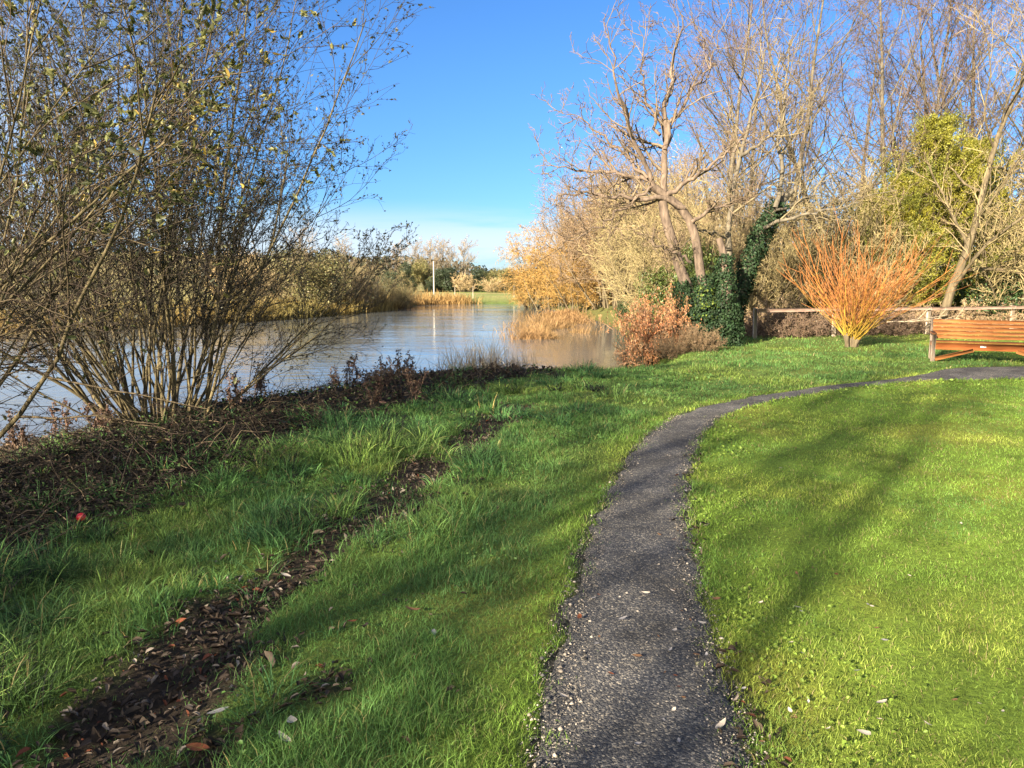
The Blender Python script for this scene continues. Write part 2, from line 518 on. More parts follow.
def masks(x, y):
    """plan masks used by the ground colour and by everything sown on it"""
    pd, _ = poly_sd(PATH_POLY, x, y)
    pd = pd + .10 * (vnoise(x * 5, y * 5, 21) - .5) + .08 * (vnoise(x * 23, y * 23, 22) - .5)
    st, _ = poly_sd(STRIP, x, y, closed=False)
    sb, _ = poly_sd(STRIP_B, x, y, closed=False)
    n1 = fbm(x * 2.3, y * 2.3, 31)
    wid = .17 + .20 * (vnoise(x * 1.7, y * 1.7, 33) - .35)
    mud = sstep(.12, -.05, st - wid + .40 * (n1 - .5))
    mud = np.maximum(mud, sstep(.12, -.05, sb - .05 + .3 * (n1 - .5)))
    dd, _ = poly_sd(DEB_POLY, x, y)
    deb = sstep(.35, -.35, dd + 1.1 * (fbm(x * 1.3, y * 1.3, 35) - .5))
    rd, ri = poly_sd(RIVER, x, y)
    far = (ri >= N_NEAR - 1) & (ri < len(RIVER) - 1)
    shore = sstep(1.7, .3, rd)
    # which side of the strip: left of it the grass is long, right of it rough, right of the path mown
    return dict(path=pd, mud=mud, deb=deb, river=rd, far=far, shore=shore, strip=st, dd=dd)

XS = axis(-9, 9.5, .075, -900, 900, 1.14)
YS = axis(.8, 19, .075, -80, 1500, 1.13)
GX, GY = np.meshgrid(XS, YS)
gxv, gyv = GX.ravel(), GY.ravel()
gz = height(gxv, gyv)
mk = masks(gxv, gyv)
gz = gz - .02 * sstep(.04, -.08, mk['path'])
def mixc(a, b, t): return a * (1 - t[:, None]) + np.asarray(b)[None, :] * t[:, None]
n_a = fbm(gxv * 1.1, gyv * 1.1, 5); n_b = fbm(gxv * .25, gyv * .25, 6); n_c = vnoise(gxv * 9, gyv * 9, 8)
colr = np.tile(np.array([.13, .19, .022]), (len(gxv), 1))
colr = mixc(colr, (.20, .20, .03), sstep(.5, .75, n_a) * .7)
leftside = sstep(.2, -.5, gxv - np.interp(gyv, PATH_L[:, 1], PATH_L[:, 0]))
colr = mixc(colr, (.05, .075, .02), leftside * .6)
colr = mixc(colr, (.03, .022, .014), mk['mud'])
colr = mixc(colr, (.016, .012, .008), mk['deb'] * .95)  # dark bank soil, darkened further with the shade it lies in
nearshore = mk['shore'] * (~mk['far'])
colr = mixc(colr, (.035, .028, .018), nearshore * (gxv < 3))
colr = mixc(colr, (.035, .033, .026), sstep(.05, -.02, mk['path']))
farm = mk['far'] & (mk['river'] > 0)
fc = np.tile(np.array([.16, .19, .045]), (len(gxv), 1))
fc = mixc(fc, (.26, .22, .085), sstep(.4, .65, fbm(gxv * .06, gyv * .12, 12)))
fc = mixc(fc, (.30, .23, .09), sstep(-6, -25, gxv) * .7)
fc = mixc(fc, (.17, .12, .05), sstep(3.0, 0, mk['river']))
colr = np.where(farm[:, None], fc, colr)
rb = (gyv > 18) & (gxv > 2)
colr = np.where(rb[:, None], mixc(colr, (.13, .12, .04), sstep(18, 24, gyv) * .8), colr)
colr *= (1 + .25 * (n_c - .5))[:, None]
nx, ny = len(XS), len(YS)
I = np.arange(nx * ny).reshape(ny, nx)
Q = np.stack([I[:-1, :-1], I[:-1, 1:], I[1:, 1:], I[1:, :-1]], -1).reshape(-1, 4)

m, nt, out = new_mat('ground')
a_ = nd(nt, 'ShaderNodeAttribute', attribute_name='Col')
tcg = nd(nt, 'ShaderNodeTexCoord')
n1 = nd(nt, 'ShaderNodeTexNoise', i_Scale=38.0, i_Detail=8.0, i_Roughness=.7); nt.links.new(tcg.outputs['Object'], n1.inputs['Vector'])
n2 = nd(nt, 'ShaderNodeTexNoise', i_Scale=2.2, i_Detail=4.0); nt.links.new(tcg.outputs['Object'], n2.inputs['Vector'])
def mr_(nt, v, a, b, c, d):
    q = nd(nt, 'ShaderNodeMapRange')
    for n_, val in zip(('From Min', 'From Max', 'To Min', 'To Max'), (a, b, c, d)): q.inputs[n_].default_value = val
    nt.links.new(v, q.inputs['Value']); return q.outputs['Result']
def mm_(nt, op, a, b):
    q = nd(nt, 'ShaderNodeMath', operation=op)
    for k, v in enumerate((a, b)):
        if isinstance(v, (int, float)): q.inputs[k].default_value = v
        else: nt.links.new(v, q.inputs[k])
    return q.outputs[0]
f_ = mm_(nt, 'MULTIPLY', mr_(nt, n1.outputs['Fac'], .3, .7, .55, 1.45), mr_(nt, n2.outputs['Fac'], .3, .7, .8, 1.2))
vs = nd(nt, 'ShaderNodeVectorMath', operation='SCALE'); nt.links.new(a_.outputs['Color'], vs.inputs[0]); nt.links.new(f_, vs.inputs['Scale'])
p = nd(nt, 'ShaderNodeBsdfPrincipled', i_Roughness=.9); p.inputs['Specular IOR Level'].default_value = .15
nt.links.new(vs.outputs['Vector'], p.inputs['Base Color'])
bp = nd(nt, 'ShaderNodeBump', i_Strength=.8, i_Distance=.03); nt.links.new(n1.outputs['Fac'], bp.inputs['Height']); nt.links.new(bp.outputs[0], p.inputs['Normal'])
nt.links.new(p.outputs[0], out.inputs['Surface'])
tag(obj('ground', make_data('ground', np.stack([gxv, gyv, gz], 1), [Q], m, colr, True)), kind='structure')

# ------------------------------------------------------------------ gravel path: a sheet just above the ground
def resample(P, n):
    d = np.concatenate([[0], np.cumsum(np.linalg.norm(np.diff(P, axis=0), axis=1))])
    s_ = np.linspace(0, 1, n) ** 1.0 * d[-1]
    return np.stack([np.interp(s_, d, P[:, k]) for k in range(P.shape[1])], 1)
# both edges matched by their progress along the path
NL = 420; NW = 26
pl = resample(PATH_L, NL); pr = resample(PATH_R, NL)
u = np.linspace(0, 1, NW)[None, :]
PX = pl[:, 0:1] * (1 - u) + pr[:, 0:1] * u
PY = pl[:, 1:2] * (1 - u) + pr[:, 1:2] * u
edge = np.minimum(u, 1 - u) * 2
jit = (fbm(PX * 5, PY * 5, 41) - .5) * .17 * (1 - sstep(0, .5, edge))
PX = PX + jit * np.sign(u - .5) ; PY = PY
pz = height(PX.ravel(), PY.ravel()).reshape(PX.shape)
pz = pz + .006 + .012 * sstep(0, .6, edge) - .03 * (1 - sstep(0, .12, edge)) + .012 * (fbm(PX * 3, PY * 3, 43) - .5)
I = np.arange(NL * NW).reshape(NL, NW)
Q = np.stack([I[:-1, :-1], I[:-1, 1:], I[1:, 1:], I[1:, :-1]], -1).reshape(-1, 4)
m, nt, out = new_mat('gravel_path')
tcg = nd(nt, 'ShaderNodeTexCoord')
v1 = nd(nt, 'ShaderNodeTexVoronoi', i_Scale=120.0); nt.links.new(tcg.outputs['Object'], v1.inputs['Vector'])
v2 = nd(nt, 'ShaderNodeTexVoronoi', i_Scale=55.0); nt.links.new(tcg.outputs['Object'], v2.inputs['Vector'])
n3 = nd(nt, 'ShaderNodeTexNoise', i_Scale=2.0, i_Detail=6.0, i_Roughness=.65); nt.links.new(tcg.outputs['Object'], n3.inputs['Vector'])
n4 = nd(nt, 'ShaderNodeTexNoise', i_Scale=160.0, i_Detail=3.0); nt.links.new(tcg.outputs['Object'], n4.inputs['Vector'])
sepc = nd(nt, 'ShaderNodeSeparateColor'); nt.links.new(v1.outputs['Color'], sepc.inputs[0])
cr = nd(nt, 'ShaderNodeValToRGB')
els = cr.color_ramp.elements
els[0].position = 0; els[0].color = (.036, .035, .034, 1)
els[1].position = 1; els[1].color = (.27, .235, .18, 1)
for pos, c in ((.45, (.058, .056, .053, 1)), (.72, (.088, .082, .074, 1)), (.86, (.16, .14, .11, 1))):
    e = els.new(pos); e.color = c
nt.links.new(sepc.outputs[0], cr.inputs['Fac'])
f_ = mr_(nt, n3.outputs['Fac'], .32, .68, .5, 1.6)
vs = nd(nt, 'ShaderNodeVectorMath', operation='SCALE'); nt.links.new(cr.outputs[0], vs.inputs[0]); nt.links.new(f_, vs.inputs['Scale'])
p = nd(nt, 'ShaderNodeBsdfPrincipled', i_Roughness=.8); p.inputs['Specular IOR Level'].default_value = .3
nt.links.new(vs.outputs['Vector'], p.inputs['Base Color'])
hh = mm_(nt, 'ADD', mm_(nt, 'MULTIPLY', v1.outputs['Distance'], -.6), mm_(nt, 'ADD', mm_(nt, 'MULTIPLY', v2.outputs['Distance'], -.5), n4.outputs['Fac']))
bp = nd(nt, 'ShaderNodeBump', i_Strength=.9, i_Distance=.012); nt.links.new(hh, bp.inputs['Height']); nt.links.new(bp.outputs[0], p.inputs['Normal'])
nt.links.new(p.outputs[0], out.inputs['Surface'])
tag(obj('gravel_path', make_data('gravel_path', np.stack([PX.ravel(), PY.ravel(), pz.ravel()], 1), [Q], m, None, True)), kind='structure')

# ------------------------------------------------------------------ river
m, nt, out = new_mat('river_water')
tcg = nd(nt, 'ShaderNodeTexCoord')
def wave(scale, sc, detail, rot=0):
    mp = nd(nt, 'ShaderNodeMapping'); mp.inputs['Scale'].default_value = sc; mp.inputs['Rotation'].default_value = (0, 0, rot)
    nt.links.new(tcg.outputs['Object'], mp.inputs['Vector'])
    n = nd(nt, 'ShaderNodeTexNoise', i_Scale=scale, i_Detail=detail, i_Roughness=.6, i_Distortion=.4); nt.links.new(mp.outputs[0], n.inputs['Vector'])
    return n.outputs['Fac']
wa = wave(1.3, (.5, 1.0, 1), 5.0, .5); wb = wave(.16, (.6, 1.6, 1), 3.0, .3); wc = wave(5.0, (.6, 1, 1), 3.0, -.3)
# the backwater beside the wooded bank lies calm
sepx = nd(nt, 'ShaderNodeSeparateXYZ'); nt.links.new(tcg.outputs['Object'], sepx.inputs[0])
calm = mr_(nt, sepx.outputs['X'], -1.0, 1.6, 1.0, .28)
gust = mr_(nt, wb, .38, .62, .25, 1.0)
hh = mm_(nt, 'ADD', wa, mm_(nt, 'MULTIPLY', wc, .25))
hh = mm_(nt, 'MULTIPLY', hh, mm_(nt, 'MULTIPLY', calm, gust))
bp = nd(nt, 'ShaderNodeBump', i_Strength=.28, i_Distance=.09); nt.links.new(hh, bp.inputs['Height'])
p = nd(nt, 'ShaderNodeBsdfPrincipled', i_Roughness=.06)
p.inputs['Base Color'].default_value = (.10, .105, .10, 1); p.inputs['IOR'].default_value = 1.33; p.inputs['Specular IOR Level'].default_value = .5
nt.links.new(bp.outputs[0], p.inputs['Normal']); nt.links.new(p.outputs[0], out.inputs['Surface'])
V = np.array([(-160, -60, WATER), (9, -60, WATER), (9, 84, WATER), (-160, 84, WATER)], float)
tag(obj('river', make_data('river', V, [np.array([[0, 1, 2, 3]])], m)), kind='structure')

# ------------------------------------------------------------------ sown grass
rng = np.random.default_rng(11)
def sow(bands, keep):
    xs, ys = [], []
    for y0, y1, dens in bands:
        wmax = .80 * y1 + .9
        n = int(dens * (y1 - y0) * 2 * wmax)
        y = rng.uniform(y0, y1, n); x = rng.uniform(-wmax, wmax, n)
        ok = np.abs(x) < .80 * y + .9
        xs.append(x[ok]); ys.append(y[ok])
    x = np.concatenate(xs); y = np.concatenate(ys)
    mk = masks(x, y)
    k = keep(x, y, mk)
    sel = rng.random(len(x)) < k
    return x[sel], y[sel], {a: b[sel] for a, b in mk.items()}

def blades(x, y, z, h, wd, lean, col, segs=2, col_tip=None, az=None):
    n = len(x)
    if az is None: az = rng.uniform(0, 2 * np.pi, n)
    dirv = np.stack([np.cos(az), np.sin(az)], 1)
    az2 = rng.uniform(0, 2 * np.pi, n)
    wv = np.stack([np.cos(az2), np.sin(az2)], 1) * (wd * .5)[:, None]
    rows = []
    cols = []
    for k in range(segs + 1):
        t = k / segs
        off = dirv * (h * lean * t ** 1.8)[:, None]
        zz = z + h * (t - .45 * np.clip(lean, 0, 1.2) * t ** 2.2)
        c = np.stack([x + off[:, 0], y + off[:, 1], zz], 1)
        if k < segs:
            wk = wv * (1 - .45 * t)
            rows += [c - np.pad(wk, ((0, 0), (0, 1))), c + np.pad(wk, ((0, 0), (0, 1)))]
            cols += [col, col]
        else:
            rows.append(c); cols.append(col if col_tip is None else col_tip)
    V = np.stack(rows, 1); per = V.shape[1]
    C = np.stack(cols, 1)
    i = np.arange(n)[:, None] * per
    q = [i + np.array([[2 * k, 2 * k + 1, 2 * k + 3, 2 * k + 2]]) for k in range(segs - 1)]
    t_ = i + np.array([[2 * segs - 2, 2 * segs - 1, 2 * segs]])
    return V.reshape(-1, 3), ([np.concatenate(q)] if q else []) + [t_], C.reshape(-1, 3)

def leftof(x, y): return np.interp(y, PATH_L[:, 1], PATH_L[:, 0]) - x
def grass_col(x, y, n, base=(.18, .285, .045), yel=(.28, .335, .06), dark=(.105, .215, .05), dry=.085):
    t = fbm(x * .9, y * .9, 51)[:, None]; u = rng.random((n, 1))
    c = np.asarray(base) * (1 - sstep(.45, .75, t)) + np.asarray(yel) * sstep(.45, .75, t)
    t2 = fbm(x * 2.1 + 7, y * 2.1, 52)[:, None]
    c = c * (1 - .7 * sstep(.5, .75, t2)) + np.asarray(dark) * .7 * sstep(.5, .75, t2)
    c = c * (.45 + 1.0 * u)
    t3 = sstep(.62, .8, fbm(x * 3.7 + 3, y * 3.7, 57))[:, None]
    c = c * (1 - .45 * t3)
    d = rng.random(n) < dry
    c[d] = np.array([.30, .25, .11]) * rng.uniform(.6, 1.2, (d.sum(), 1))
    return c

# mown lawn right of the path and the shorter turf on its left
def keep_lawn(x, y, mk):
    k = np.where(mk['path'] > -.01, 1.0, .25 * sstep(-.10, -.01, mk['path']) * vnoise(x * 11, y * 11, 3) + .45 * sstep(-.24, -.02, mk['path']) * sstep(.55, .75, vnoise(x * 5, y * 5, 4)))
    rough = leftof(x, y) > 0
    k = k * (1 - .93 * mk['mud']) * (1 - .92 * mk['deb'])
    bare = sstep(.62, .75, fbm(x * 1.7, y * 1.7, 61))
    k = k * (1 - .5 * bare) * (mk['river'] > 1.0) * np.where(mk['dd'] < 0, .3, 1)
    return k
x, y, mk = sow([(1.2, 2.6, 9500), (2.6, 4, 8000), (4, 6, 4600), (6, 9, 2500), (9, 13, 1200), (13, 17, 560), (17, 26, 200)], keep_lawn)
n = len(x); z = height(x, y) - .005
lo = leftof(x, y)
left = sstep(.0, .5, lo)
tuft = fbm(x * 2.6, y * 2.6, 63)
h = (.018 + .022 * rng.random(n)) * (.75 + .7 * tuft) * (1 - left) + left * (.03 + .06 * rng.random(n)) * (.5 + 1.1 * sstep(.3, .75, tuft))
h *= 1 + .35 * sstep(.25, .02, np.abs(mk['path']))
wd = np.maximum(.0029, y * .00082) * rng.uniform(.7, 1.3, n)
h = np.maximum(h, y * .0016)
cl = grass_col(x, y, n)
cd_ = grass_col(x, y, n, (.085, .19, .055), (.18, .265, .055), (.045, .115, .045), .07)  # left turf: its shade is put into these darker, bluer greens
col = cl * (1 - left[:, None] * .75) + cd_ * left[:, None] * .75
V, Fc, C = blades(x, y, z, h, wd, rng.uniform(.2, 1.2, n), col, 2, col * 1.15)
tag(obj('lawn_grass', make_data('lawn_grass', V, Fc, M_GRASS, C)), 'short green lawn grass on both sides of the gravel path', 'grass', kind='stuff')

# long tussocks on the left, either side of the trodden strip: each clump radiates from its own crown
def keep_long(x, y, mk):
    lo = leftof(x, y)
    side = sstep(.7, 1.6, lo) * sstep(2.2, .8, x)
    cl = sstep(.42, .66, fbm(x * 1.3, y * 1.3, 71))
    inner = (x < np.interp(y, STRIP[:, 1], STRIP[:, 0]))
    edge = sstep(.55, .2, mk['strip'])
    k = side * np.where(inner, .30 + .70 * cl, .42 * cl + .40 * edge * cl)
    return np.clip(k * (1 - .92 * mk['mud']) * (1 - .9 * mk['deb']) * (mk['river'] > .9), 0, 1)
tx, ty, mk = sow([(1.2, 4, 230), (4, 7, 150), (7, 10, 80), (10, 15, 30)], keep_long)
tn = len(tx)
nb = rng.integers(24, 60, tn)
ti = np.repeat(np.arange(tn), nb); n = len(ti)
big = rng.uniform(.55, 1.35, tn) * (.7 + .8 * sstep(.4, .7, fbm(tx * 1.3, ty * 1.3, 71)))
az = rng.uniform(0, 2 * np.pi, n); rr = np.sqrt(rng.random(n)) * .085 * big[ti]
x = tx[ti] + np.cos(az) * rr; y = ty[ti] + np.sin(az) * rr
z = height(x, y) - .012
h = rng.uniform(.05, .17, n) * big[ti]
wd = np.maximum(.0042, y * .0010) * rng.uniform(.6, 1.3, n)
tone = rng.random(tn)[ti][:, None]
col = grass_col(x, y, n, (.085, .19, .06), (.165, .27, .065), (.045, .125, .055), .06)  # tussock greens cooled and lowered, shade mixed into the colour
col = col * (.6 + .75 * tone) * np.where(rng.random(tn) > .86, 1, 0)[ti][:, None] * np.array([1.35, 1.15, .9]) + col * (.6 + .75 * tone) * np.where(rng.random(tn) > .86, 0, 1)[ti][:, None] * .8
V, Fc, C = blades(x, y, z, h, wd, rng.uniform(.15, 1.45, n), np.clip(col, .02, .6), 4, np.clip(col * 1.5, .02, .75), az + rng.normal(0, .5, n))
tag(obj('long_grass', make_data('long_grass', V, Fc, M_GRASS, C)), 'long tussocky grass left of the trodden muddy strip', 'grass', kind='stuff')

# small broad leaved weeds in the turf along the right edge of the path and among the long grass
def keep_weed(x, y, mk):
    right = (leftof(x, y) < -.5)
    a = sstep(.02, .08, mk['path']) * sstep(.75, .15, mk['path']) * right * sstep(.3, .55, fbm(x * 1.4, y * 1.4, 81))
    b = (~right) * sstep(.52, .68, fbm(x * 1.9, y * 1.9, 82)) * .45 * (mk['river'] > 1.2) * (mk['path'] > .3) * (1 - mk['mud'])
    c = (~right) * mk['deb'] * .03 * (mk['river'] > .6)
    return np.clip(a * .55 + b + c, 0, 1)
x, y, mk = sow([(1.4, 4, 1500), (4, 8, 600), (8, 13, 200)], keep_weed)
n = len(x); z = height(x, y) + rng.uniform(.01, .05, n) * np.where(leftof(x, y) > 0, 1.8, .9)
c0 = np.where((leftof(x, y) > 0)[:, None], np.array([[.09, .17, .035]]), np.array([[.18, .26, .035]])) * rng.uniform(.6, 1.4, (n, 1))
V, Fc, C = leaves(rng, np.stack([x, y, z], 1), np.maximum(.014, y * .003) * rng.uniform(.7, 1.6, n), .8, N=np.tile([[0, -.1, 1.]], (n, 1)), spread=.9, cols=c0, big=True)
tag(obj('lawn_weeds', make_data('lawn_weeds', V, Fc, M_LEAF, C)), 'low broad leaved weeds growing through the turf', 'weeds', kind='stuff')

# leaf litter in the trodden strip
def keep_lit(x, y, mk):
    return np.clip(mk['mud'] * 1.0 + mk['deb'] * .12 * (mk['river'] > .3) + .5 * (leftof(x, y) < -.4) * sstep(.10, .05, np.abs(mk['path'] + .0)) * sstep(.35, .6, vnoise(x * 4, y * 4, 5)) * (y < 7) + .035 * (leftof(x, y) > .1) * sstep(1.6, .2, mk['strip']) * (mk['river'] > 1), 0, 1) * ((mk['path'] > .05) | (leftof(x, y) < -.4))
x, y, mk = sow([(1.2, 4, 1100), (4, 8, 560), (8, 13, 230)], keep_lit)
n = len(x); z = height(x, y) + rng.uniform(.003, .035, n)
kind = rng.random(n)
c0 = np.array([.045, .031, .021]) * rng.uniform(.3, 1.7, (n, 1))
c0[kind > .74] = np.array([.10, .075, .052]) * rng.uniform(.5, 1.4, ((kind > .74).sum(), 1))
c0[kind > .88] = np.array([.20, .165, .13]) * rng.uniform(.6, 1.3, ((kind > .88).sum(), 1))
c0[kind > .975] = np.array([.13, .04, .018]) * rng.uniform(.6, 1.4, ((kind > .975).sum(), 1))
sz = np.maximum(rng.uniform(.018, .055, n) * np.where(rng.random(n) > .9, 1.7, 1) * np.where(rng.random(n) > .6, .6, 1), y * .003)
V, Fc, C = leaves(rng, np.stack([x, y, z], 1), sz, .42, N=np.tile([[0, 0, 1.]], (n, 1)), spread=1.25, cols=c0, big=True, fold=.4)
tag(obj('leaf_litter', make_data('leaf_litter', V, Fc, M_DRY, C)), 'dark wet leaf litter trodden into the muddy strip', 'leaf litter', kind='stuff')

# loose gravel on the path and its crumbling right edge
n = 26000
y = 1.3 + 7.5 * rng.random(n) ** 1.6; x = np.interp(y, PATH_L[:, 1], PATH_L[:, 0]) + rng.random(n) * 1.1 - .05
pd, _ = poly_sd(PATH_POLY, x, y)
ok = pd < .05 * rng.random(n); x = x[ok]; y = y[ok]; n = len(x)
octv = np.array([(1, 0, 0), (-1, 0, 0), (0, 1, 0), (0, -1, 0), (0, 0, 1), (0, 0, -1)], float)
octf = np.array([(0, 2, 4), (2, 1, 4), (1, 3, 4), (3, 0, 4), (2, 0, 5), (1, 2, 5), (3, 1, 5), (0, 3, 5)])
s_ = rng.uniform(.0022, .0062, (n, 1, 1)) * (1 + (rng.random((n, 1, 1)) > .97) * 1.3)
s_ = np.maximum(s_, y[:, None, None] * .0006)
V = octv[None] * s_ * rng.uniform(.55, 1.3, (n, 6, 1)) * np.array([1, 1, .7])
a = rng.uniform(0, 6.28, n); ca, sa = np.cos(a)[:, None], np.sin(a)[:, None]
V = np.stack([V[..., 0] * ca - V[..., 1] * sa, V[..., 0] * sa + V[..., 1] * ca, V[..., 2]], -1)
zc = height(x, y) + .018 + .012 * (fbm(x * 3, y * 3, 43) - .5)
V += np.stack([x, y, zc - .003], 1)[:, None, :]
t = rng.random(n)
c0 = np.array([.06, .057, .053]) * rng.uniform(.4, 1.6, (n, 1))
c0[t > .68] = np.array([.30, .255, .20]) * rng.uniform(.5, 1.3, ((t > .68).sum(), 1))
V = V.reshape(-1, 3)
tag(obj('loose_gravel', make_data('loose_gravel', V, [(np.arange(n)[:, None, None] * 6 + octf[None]).reshape(-1, 3)], M_TWIGC, np.repeat(c0, 6, 0))), 'loose dark and pale gravel chips on the path', 'gravel', kind='stuff')

# dead stems, brambles and rotting leaves on the slope to the water, browns darkened to carry shade
def keep_deb(x, y, mk): return mk['deb'] * (mk['river'] > -.1) * (y < 16)
x, y, mk = sow([(2.5, 5, 170), (5, 9, 150), (9, 13, 130), (13, 16, 90)], keep_deb)
n = len(x)
P = np.stack([x, y, height(x, y) + .01], 1)
D = rng.normal(size=(n, 3)) * np.array([1, 1, .25]) + np.array([0, 0, .22])
pts, rad = grow(rng, P, D, rng.uniform(.12, .65, n), rng.uniform(.0025, .006, n), 6, .28, -.10, .4)
pts[..., 2] = np.maximum(pts[..., 2], height(pts[..., 0], pts[..., 1]) + .004)
mb = MB()
t = rng.random(n)
c = np.where((t > .8)[:, None], np.array([[.15, .11, .065]]), np.array([[.032, .023, .015]]))
tube_mb(mb, pts, rad, 3, c, rng, .4)
x2, y2, mk2 = sow([(2.5, 5, 900), (5, 9, 520), (9, 13, 330), (13, 16, 200)], lambda x, y, mk: mk['deb'] * (mk['river'] > -.05) * (.35 + .65 * vnoise(x * 2, y * 2, 5)))
n2 = len(x2)
t = rng.random(n2)[:, None]
c2 = np.where(t > .84, np.array([[.05, .09, .028]]), np.array([[.025, .018, .012]])) * rng.uniform(.5, 1.6, (n2, 1))
V, Fc, C = leaves(rng, np.stack([x2, y2, height(x2, y2) + .1 * rng.random(n2) ** 2], 1), np.maximum(.04, y2 * .005) * rng.uniform(.6, 1.4, n2), .55, N=np.tile([[0, 0, 1.]], (n2, 1)), spread=1.4, cols=c2, big=True)
mb.add(V, Fc, C)
o = mb.build('bank_undergrowth', M_DRY)
tag(o, 'dark dead brambles and leaves on the shaded bank', 'undergrowth', kind='stuff')

# ------------------------------------------------------------------ the trees and shrubs
def thing_tree(name, label, cat, P, group=None, rz=0):
    return empty(name, (P[0], P[1], P[2]), rz, label, cat, group)

TWIG_TAN = (.30, .225, .12); TWIG_OLIVE = (.25, .20, .085); TWIG_PURP = (.22, .12, .09); TWIG_DARK = (.055, .04, .022)

# --- coppiced shrub by the water, many stems from one stool
def coppice(seed, nst, hgt, bias, width=.7, leafn=5000, leafcol=(.05, .05, .022), leafsz=.04, lean=(2, 58), low=0, full=1.0, sx=1.0):
    rng = np.random.default_rng(seed)
    ang = rng.uniform(0, 2 * np.pi, nst); rr = np.sqrt(rng.random(nst)) * width
    P = np.stack([np.cos(ang) * rr, np.sin(ang) * rr * .7, np.full(nst, -.15)], 1)
    tl = np.radians(lean[0] + (lean[1] - lean[0]) * rng.random(nst) ** .9)
    az = ang + rng.normal(0, .5, nst)
    D = np.stack([np.cos(az) * np.sin(tl), np.sin(az) * np.sin(tl) * .8, np.cos(tl)], 1) * np.array([sx, 1, 1]) + np.asarray(bias)
    L = hgt * rng.uniform(.6, 1.0, nst) * (1 - .36 * (tl / np.radians(lean[1])) ** 1.5)
    L = L * (1 - .22 * np.clip(D[:, 0] / .7, 0, 1) * (sx < 1))
    R = rng.uniform(.009, .027, nst)
    p0, r0 = grow(rng, P, D, L, R, 14, .055, .012, .28)
    b1 = spawn(rng, p0, r0, int(9 * full), .22, 1.0, (18, 52), (.25, .5), .5, .35, .0045)
    p1, r1 = grow(rng, *b1, 9, .09, .03, .35)
    b2 = spawn(rng, p1, r1, int(6 * full), .15, 1.0, (20, 60), (.25, .45), .6, .4, .0028)
    p2, r2 = grow(rng, *b2, 6, .12, .03, .5)
    b3 = spawn(rng, p2, r2, 3, .2, 1.0, (20, 60), (.35, .6), .7, .3, .0021)
    p3, r3 = grow(rng, *b3, 4, .14, .02, .6)
    st = MB(); V, q = tubes(p0, r0, 7); st.add(V, [q])
    tw = MB(); V, q = tubes(p1, r1, 4); tw.add(V, [q], (.052, .044, .028))
    tube_mb(tw, p2, r2, 3, (.04, .033, .024), rng, .3); tube_mb(tw, p3, r3, 3, (.04, .031, .026), rng, .3)
    lv = None
    if leafn:
        c, t = pick(rng, p3, leafn, .2)
        # more leaves are left on the high outer twigs
        k = rng.random(leafn) < .25 + .75 * sstep(.8, 3.6, c[:, 2])
        c = c[k]; t = t[k]
        cc = np.asarray(leafcol) * rng.uniform(.5, 1.7, (len(c), 1))
        yl = rng.random(len(c)) > .95; cc[yl] = np.array([.13, .09, .03]) * rng.uniform(.6, 1.2, (yl.sum(), 1))
        lv = leaves(rng, c + rng.normal(0, .012, c.shape), leafsz * rng.uniform(.55, 1.25, len(c)), .48, T=t, cols=cc, spread=1.2)
    return st, tw, lv

def build_coppice(root, seed, *a, **k):
    st, tw, lv = coppice(seed, *a, **k)
    st.build('stem', M_STEM, root, True)
    tw.build('crown', M_TWIGC, root)
    if lv:
        obj('foliage', make_data('foliage', lv[0], lv[1], M_LEAF, lv[2]), root)
    return root

Yb = 8.75; xb = gx(160, Yb, -.2)
shrub = thing_tree('riverside_shrub', 'many stemmed nearly bare shrub fanning out at the water edge', 'shrub', (xb, Yb, hz(xb, Yb)), 'bare shrubs along the river bank')
build_coppice(shrub, 3, 62, 6.3, (.0, -.03, .0), .62, 60000, leafsz=.042, lean=(2, 60), full=1.65, sx=.92)

# the nearer shrub whose base stands left of the picture
rng = np.random.default_rng(23)
near = thing_tree('riverside_shrub', 'near leafy shrub leaning in from the left edge with olive and yellow leaves', 'shrub', (-5.0, 5.6, hz(-5.0, 5.6)), 'bare shrubs along the river bank')
n0 = 15
P = np.stack([rng.uniform(-.5, .5, n0), rng.uniform(-.5, .5, n0), np.full(n0, -.15)], 1)
D = np.stack([rng.uniform(.1, .95, n0), rng.uniform(-.35, .35, n0), rng.uniform(.6, 1.1, n0)], 1)
p0, r0 = grow(rng, P, D, rng.uniform(3.2, 5.0, n0), rng.uniform(.011, .026, n0), 14, .06, .0, .25)
p1, r1 = grow(rng, *spawn(rng, p0, r0, 8, .25, 1, (18, 50), (.25, .5), .55, .35, .006), 8, .09, .0, .35)
p2, r2 = grow(rng, *spawn(rng, p1, r1, 6, .15, 1, (20, 60), (.3, .55), .6, .4, .0032), 6, .12, .0, .5)
p3, r3 = grow(rng, *spawn(rng, p2, r2, 2, .2, 1, (20, 60), (.35, .6), .7, .3, .0025), 4, .14, .0, .6)
st = MB(); V, q = tubes(p0, r0, 7); st.add(V, [q]); st.build('stem', M_STEM, near, True)
tw = MB(); tube_mb(tw, p1, r1, 4, (.08, .06, .033), rng); tube_mb(tw, p2, r2, 3, (.065, .045, .03), rng); tube_mb(tw, p3, r3, 3, (.065, .045, .03), rng)
tw.build('crown', M_TWIGC, near)
c, t = pick(rng, p3, 6500, .1)
k = rng.random(len(c)) < .08 + .92 * sstep(2.2, 3.3, c[:, 2] + .25 * c[:, 0])
c, t = c[k], t[k]
cc = np.array([.11, .115, .036]) * rng.uniform(.5, 1.5, (len(c), 1))
yl = rng.random(len(c)); s1 = yl > .72; cc[s1] = np.array([.16, .15, .042]) * rng.uniform(.6, 1.3, (s1.sum(), 1))
